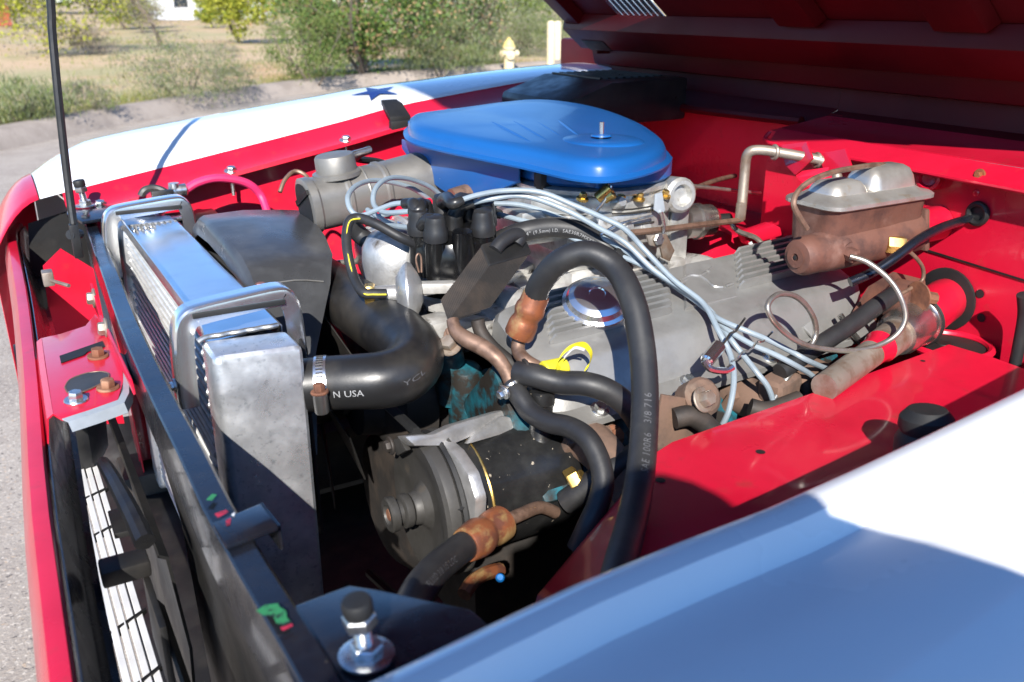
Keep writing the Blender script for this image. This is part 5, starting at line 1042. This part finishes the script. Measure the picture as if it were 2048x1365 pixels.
single_tube('plug_boot','dull grey bent plug boot over the rusty manifold','boot',[(1348,838,.665),(1378,832,.66),(1402,842,.655),(1420,858,.65),(1436,872,.645)],.0115,'dark iron',12)
single_tube('manifold_tube','coppery heat tube beside the arched hose','pipe',[(1165,800,.76),(1195,820,.755),(1215,850,.75),(1222,890,.74)],.008,'copper pipe',10)
single_tube('plug_boot','dark bent plug boot near the middle of the red plate edge','boot',[(1500,815,.68),(1530,822,.67),(1560,815,.665),(1600,800,.66)],.011,'dark iron',12)
for (u,v,y,l) in ((1560,775,.69,'left lump of rusty engine mount above the red plate'),(1610,765,.70,'right lump of rusty engine mount above the red plate')):
    tag(obj('mount_bracket',box(at(u,v,y=y),(.05,.035,.035),(V((.95,.2,.1)).normalized(),V((-.2,.95,0)).normalized(),V((-.1,0,1)).normalized()),.012,3),'manifold rust',None,root=at(u,v,y=y)),l,'bracket','rusty brackets under the valve cover')
tag(obj('engine_mount',box(V((.55,.66,.70)),(.14,.10,.12),None,.02,3),'dark iron',None,root=V((.55,.66,.64))),'dark engine mount beside the arched hose','mount')
tag(obj('spark_plug',join(lathe([(.006,0),(.006,.02),(.011,.021),(.011,.03),(.006,.032),(.006,.045)],V((.60,.705,.85)),(0,-.7,.7),10)),'grille white',None,root=V((.6,.7,.85))),'white spark plug half hidden under the valve cover','spark plug')
# ================================================================ brake master cylinder
mc=thing('master_cylinder','rusty brake master cylinder with dull silver lid on the firewall','master cylinder',(.97,.755,.98))
YM=.752
def mring(z,ins=0,far=.075):
    P=[at(u,v,y=YM) for u,v in ((1603,500),(1832,470))]
    xa,xb=.862+ins,1.040-ins; ya,yb=YM-.030+ins,YM+.048-ins
    o=[]
    for cx_,cy_,a0 in ((xb-.02,yb-.02,0),(xa+.02,yb-.02,90),(xa+.02,ya+.02,180),(xb-.02,ya+.02,270)):
        for k in range(5):
            a=R(a0+22.5*k); o.append(V((cx_+.02*math.cos(a),cy_+.02*math.sin(a),z)))
    return o
rs=obj('reservoir',loft([mring(1.000,.012),mring(1.006,.006),mring(1.02,.002),mring(1.058,0),mring(1.062,-.002)]),'cast iron brown',mc,40)
lidr=[mring(1.0625,-.004),mring(1.0645,-.007),mring(1.069,-.007),mring(1.0715,-.004),mring(1.073,.004),mring(1.078,.010)]
ld=obj('lid',loft(lidr),'lid metal',mc,30)
def dome(xa,xb,ya,yb,z0,h):
    rows=[]
    for k,zz in ((0,0),(.004,h*.5),(.010,h*.85),(.018,h)):
        o=[]
        for cx_,cy_,a0 in ((xb-.016-k*.2,yb-.016-k*.2,0),(xa+.016+k*.2,yb-.016-k*.2,90),(xa+.016+k*.2,ya+.016+k*.2,180),(xb-.016-k*.2,ya+.016+k*.2,270)):
            for j in range(5): a=R(a0+22.5*j); rr=max(.003,.016-k*.7); o.append(V((cx_+rr*math.cos(a),cy_+rr*math.sin(a),z0+zz)))
        rows.append(o)
    return loft(rows)
obj('lid_dome',dome(.874,.940,YM-.018,YM+.036,1.0775,.015),'lid metal',ld,40); obj('lid_dome',dome(.942,1.030,YM-.018,YM+.038,1.0775,.026),'lid metal',ld,40)
obj('bail_wire',tube([at(1614,458,y=.722),at(1600,436,y=.722),at(1587,408,y=.724),at(1597,382,y=.73),at(1625,360,y=.733),at(1665,345,y=.738),at(1710,336,y=.745),at(1755,330,y=.76),at(1785,334,y=.785),at(1795,350,y=.805),at(1792,385,y=.81)],.0034,8,5),'copper pipe',mc)
BA=V((1,.0,.03)).normalized(); bc=at(1606,512,y=YM-.012)
obj('bore',lathe([(.012,-.012),(.020,-.010),(.0235,-.004),(.0240,.004),(.0240,.02),(.0265,.05),(.027,.13),(.028,.15),(.028,.195),(0,.195)],bc,BA,26),'cast iron brown',mc,40)
obj('bore_plug',lathe([(.012,-.012),(.013,-.0135),(.005,-.0135),(.004,-.011),(0,-.011)],bc,BA,16),'cast iron brown',mc)
obj('stop_bolt',lathe([(.003,0),(0,.0006)],bc-BA*.0138,-BA,8),'belt',mc,0)
for (u,v,m,nm) in ((1690,502,'cast iron brown','port'),(1772,487,'cast iron brown','port')):
    p=at(u,v,y=YM-.030); obj(nm,lathe([(.016,-.03),(.0165,0),(.013,.004),(.006,.004)],p,(.1,-1,-.15),18),m,mc)
obj('tube_nut',lathe([(.0085,0),(.009,.001),(.009,.014),(.006,.016)],at(1692,505,y=YM-.034),(.15,-1,-.2),6),'cast iron brown',mc)
obj('tube_nut',lathe([(.011,0),(.0115,.001),(.0115,.022),(.009,.024)],at(1772,488,y=YM-.034),(.9,-.55,-.1),6),'brass',mc)
obj('tube_nut',lathe([(.009,0),(.0095,.001),(.0095,.014),(.005,.016)],at(1800,492,y=YM-.045),(.9,-.3,-.15),6),'rust',mc)
obj('bolt_flange',prism([V((1.045,YM-.03,.99)),V((1.045,YM+.06,.99)),V((1.045,YM+.05,1.04)),V((1.045,YM-.02,1.045))],(.010,0,0),.004),'cast iron brown',mc)
obj('mount_neck',cyl(V((1.04,YM+.01,1.012)),V((1.119,YM+.01,1.012)),.024,20),'red paint',mc)
# brake lines
single_tube('brake_line','pale steel brake line looping big below the master cylinder','pipe',[(1700,513,.705),(1735,525,.69),(1775,556,.67),(1800,592,.655),(1811,635,.645),(1795,668,.645),(1760,690,.65),(1715,701,.655),(1660,700,.66),(1610,690,.665),(1572,668,.67),(1545,640,.675),(1535,615,.68),(1545,596,.685),(1565,588,.69),(1592,594,.692),(1615,615,.692),(1630,645,.69),(1630,675,.688),(1612,705,.685),(1585,740,.68),(1562,775,.678),(1548,800,.675)],.0034,'steel line',10)
single_tube('brake_line','thin rusty brake line from the brass fitting to the distribution block','pipe',[(1808,495,.705),(1828,512,.70),(1845,535,.70),(1845,560,.70),(1825,575,.70),(1802,588,.70)],.0026,'copper pipe',8)
# distribution block and steering shaft
t=thing('distribution_block','rust-brown brake distribution block above the steering shaft','valve',at(1800,600,y=.71))
obj('block',box(at(1800,598,y=.715),(.045,.03,.035),(V((.9,.2,.3)).normalized(),V((-.2,.98,0)).normalized(),V((-.3,-.05,.95)).normalized()),.005),'cast iron brown',t); obj('stud',cyl(at(1838,592,y=.69),at(1872,598,y=.68),.008,8,.001),'rust',t); obj('nut',hexbolt(at(1838,592,y=.688),(1,-.1,.05),.012,.01),'rust',t); obj('shield',prism([at(*q,y=.74) for q in ((1690,655),(1740,575),(1790,545),(1850,560),(1860,640),(1780,640))],(0,.003,0)),'cast iron brown',t,0)
single_tube('clutch_tube','dark slanted rubber tube in front of the steering shaft','tube',[(1785,590,.705),(1740,622,.70),(1690,658,.695),(1640,690,.69),(1560,745,.685)],[.0115,.0115,.0115,.011,.0105],'rubber hose',14)
CA=at(1893,598,x=FX-.004); CB=at(1722,722,x=.86)
sx=thing('steering_column','red and bare steel steering shaft entering the firewall','steering shaft',CB)
ca_=(CB-CA).normalized(); CL=(CB-CA).length
obj('red_tube',lathe([(.029,0),(.030,.01),(.030,CL*.34),(.0285,CL*.36)],CA,ca_,28),'red paint',sx)
obj('steel_cup',lathe([(.031,CL*.36),(.0335,CL*.37),(.0335,CL*.41),(.031,CL*.42),(.030,CL*.44),(.029,CL*.60),(.026,CL*.63)],CA,ca_,28),'steel clean',sx)
obj('seal_ring',ring(CA+ca_*CL*.385,ca_,.0335,.0028,28,6),'belt',sx)
obj('lower_shaft',lathe([(.022,CL*.63),(.021,CL*.78),(.017,CL*.82),(.016,CL*1.35)],CA,ca_,20),'steel rusty',sx)
obj('red_smear',lathe([(.0212,CL*.80),(.0178,CL*.84),(.0172,CL*.9)],CA,ca_,20),'red paint',sx)
single_tube('speedometer_cable','glossy black cable entering the round firewall hole','cable',[(1960,428,.728),(1930,440,.715),(1885,455,.70),(1840,478,.692),(1795,512,.692),(1745,545,.70),(1700,565,.71)],.0062,'black paint',12)
single_tube('loom','black wiring loom at the right edge of the photo','cable',[(2046,590,.60),(2048,630,.60),(2040,680,.60),(2030,730,.60)],.0075,'rubber hose',12)
single_tube('frame_strut','bright steel strut behind the slanted tube','strut',[(1680,630,.73),(1700,660,.72),(1725,690,.715)],.004,'steel clean',8)
# rubber knob by the near fender edge
c=at(1862,850,z=.93); t=thing('hood_rest','black rubber rest poking up beside the near fender edge','rubber rest',V((c.x,c.y,pz)))
obj('knob',lathe([(.028,0),(.027,.035),(.023,.042),(.025,.047),(.024,.056),(.017,.064),(0,.066)],V((c.x,c.y,pz)),(0,.1,1),20),'belt',t)
# ================================================================ the photographer whose shadow falls on the fender
mat('skin',(.50,.30,.21),.5); mat('shirt',(.10,.13,.20),.85,0,(.08,.10,.17),30); mat('jeans',(.05,.07,.13),.9,0,(.07,.09,.15),40); mat('shoe',(.05,.045,.04),.6); mat('hair',(.05,.032,.02),.6); mat('camera black',(.015,.015,.016),.4)
pn=thing('person','person in dark shirt and jeans leaning over the near fender behind the camera','person',(0,-.62,0))
def skin(name,J,E,mats,pick,root=0,sub=2):
    me=bpy.data.meshes.new(name); me.from_pydata([V(p)-V(pn['_base']) for p,_ in J],E,[]); o=bpy.data.objects.new(name,me); COL.objects.link(o)
    m=o.modifiers.new('s','SKIN'); sv=me.skin_vertices[0].data
    for i,(p,r) in enumerate(J): sv[i].radius=(r,r) if not isinstance(r,tuple) else r; sv[i].use_root=(i==root)
    o.modifiers.new('u','SUBSURF').levels=sub
    bpy.context.view_layer.update(); dg=bpy.context.evaluated_depsgraph_get(); ev=bpy.data.meshes.new_from_object(o.evaluated_get(dg))
    bpy.data.objects.remove(o); o=bpy.data.objects.new(name,ev); COL.objects.link(o); ev.materials.clear()
    for q in mats: ev.materials.append(MATS[q])
    ev.shade_smooth()
    for f in ev.polygons: f.material_index=pick(f.center+V(pn['_base']))
    o.parent=pn; o['_base']=pn['_base']; return o
J=[((-.03,-.62,.86),(.15,.11)),((-.03,-.56,1.02),(.145,.11)),((-.03,-.46,1.20),(.18,.13)),((.01,-.38,1.27),.10),((.015,-.30,1.31),.08),((.018,-.235,1.345),.085),((.018,-.215,1.40),.08),
   ((.16,-.42,1.24),.08),((.215,-.30,1.255),.085),((.245,-.17,1.250),.048),((.170,-.100,1.275),.055),((.122,-.070,1.270),.050),
   ((-.20,-.42,1.26),.075),((-.25,-.27,1.30),.058),((-.17,-.15,1.305),.052),((-.08,-.08,1.29),.044),((-.03,-.065,1.28),.040),
   ((.07,-.62,.80),.088),((.10,-.55,.46),.062),((.10,-.64,.09),.045),((.11,-.53,.04),.042),((.115,-.46,.03),.03),
   ((-.13,-.62,.80),.088),((-.16,-.55,.46),.062),((-.16,-.64,.09),.045),((-.17,-.53,.04),.042),((-.175,-.46,.03),.03)]
J=[((p[0]-.025,p[1],p[2]+(.008 if p[2]>.3 else 0)),r) for p,r in J]
E_=[(0,1),(1,2),(2,3),(3,4),(4,5),(5,6),(2,7),(7,8),(8,9),(9,10),(10,11),(2,12),(12,13),(13,14),(14,15),(15,16),(0,17),(17,18),(18,19),(19,20),(20,21),(0,22),(22,23),(23,24),(24,25),(25,26)]
def pick(c):
    if c.z<.085: return 3
    if c.z<.90 and c.y<-.4: return 2
    if c.y>-.34 and c.z<1.30: return 0 if c.y>-.22 else 1
    return 1 if c.z<1.285 else 0
skin('body',J,E_,['skin','shirt','jeans','shoe'],pick)
hc=V((-.007,-.215,1.395))
obj('hair',lathe([(.0,.10),(.045,.095),(.078,.07),(.092,.03),(.090,-.01),(.084,-.03)],hc+V((0,-.014,.0)),V((0,-.35,1)),20),'hair',pn,60)
for s in (-1,1):
    obj('ear',lathe([(0,-.006),(.018,-.004),(.020,.004),(0,.008)],hc+V((s*.080,-.01,-.005)),(s,0,0),12),'skin',pn); obj('eye',lathe([(0,-.004),(.011,0),(0,.006)],hc+V((s*.032,.072,.004)),(0,1,-.2),12),'camera black',pn)
obj('nose',lathe([(.016,-.02),(.012,.0),(.006,.018),(0,.02)],hc+V((0,.075,-.03)),(0,1,-.3),10),'skin',pn)
# fingers round the camera body
for s,hx,hz in ((1,.098,1.268),(-1,-.052,1.243)):
    for k in range(4):
        z=hz+(.024-.016*k if s>0 else -.012); x=hx-(0 if s>0 else -.018*k)
        P=[V((x+.012*s*(1 if s>0 else 0),-.062,z)),V((x+.004*s,-.034,z+.002)),V((x-.016*s*(1 if s>0 else 0),-.024,z+(0 if s>0 else .010))),V((x-.030*s*(1 if s>0 else 0),-.028,z+(0 if s>0 else .016)))]
        obj('finger',tube(P,[.0095,.009,.0085,.0075],8,4),'skin',pn,60)
    obj('thumb',tube([V((hx,-.075,hz+.01)),V((hx-.012*s,-.088,hz+.022)),V((hx-.03*s,-.086,hz+.026))],[.011,.010,.0085],8,4),'skin',pn,60)
cmr=thing('photo_camera','black camera held by the person behind the viewpoint','camera',(.02,-.05,1.25))
obj('camera_body',box2((-.045,-.082,1.258),(.09,-.034,1.335),.008),'camera black',cmr); obj('prism_hump',box2((-.012,-.085,1.335),(.045,-.04,1.358),.008),'camera black',cmr)
obj('lens',lathe([(.032,0),(.033,.004),(.033,.020),(.030,.022),(.026,.018),(0,.012)],V((.018,-.036,1.294)),(.35,1,-.35),24),'camera black',cmr)
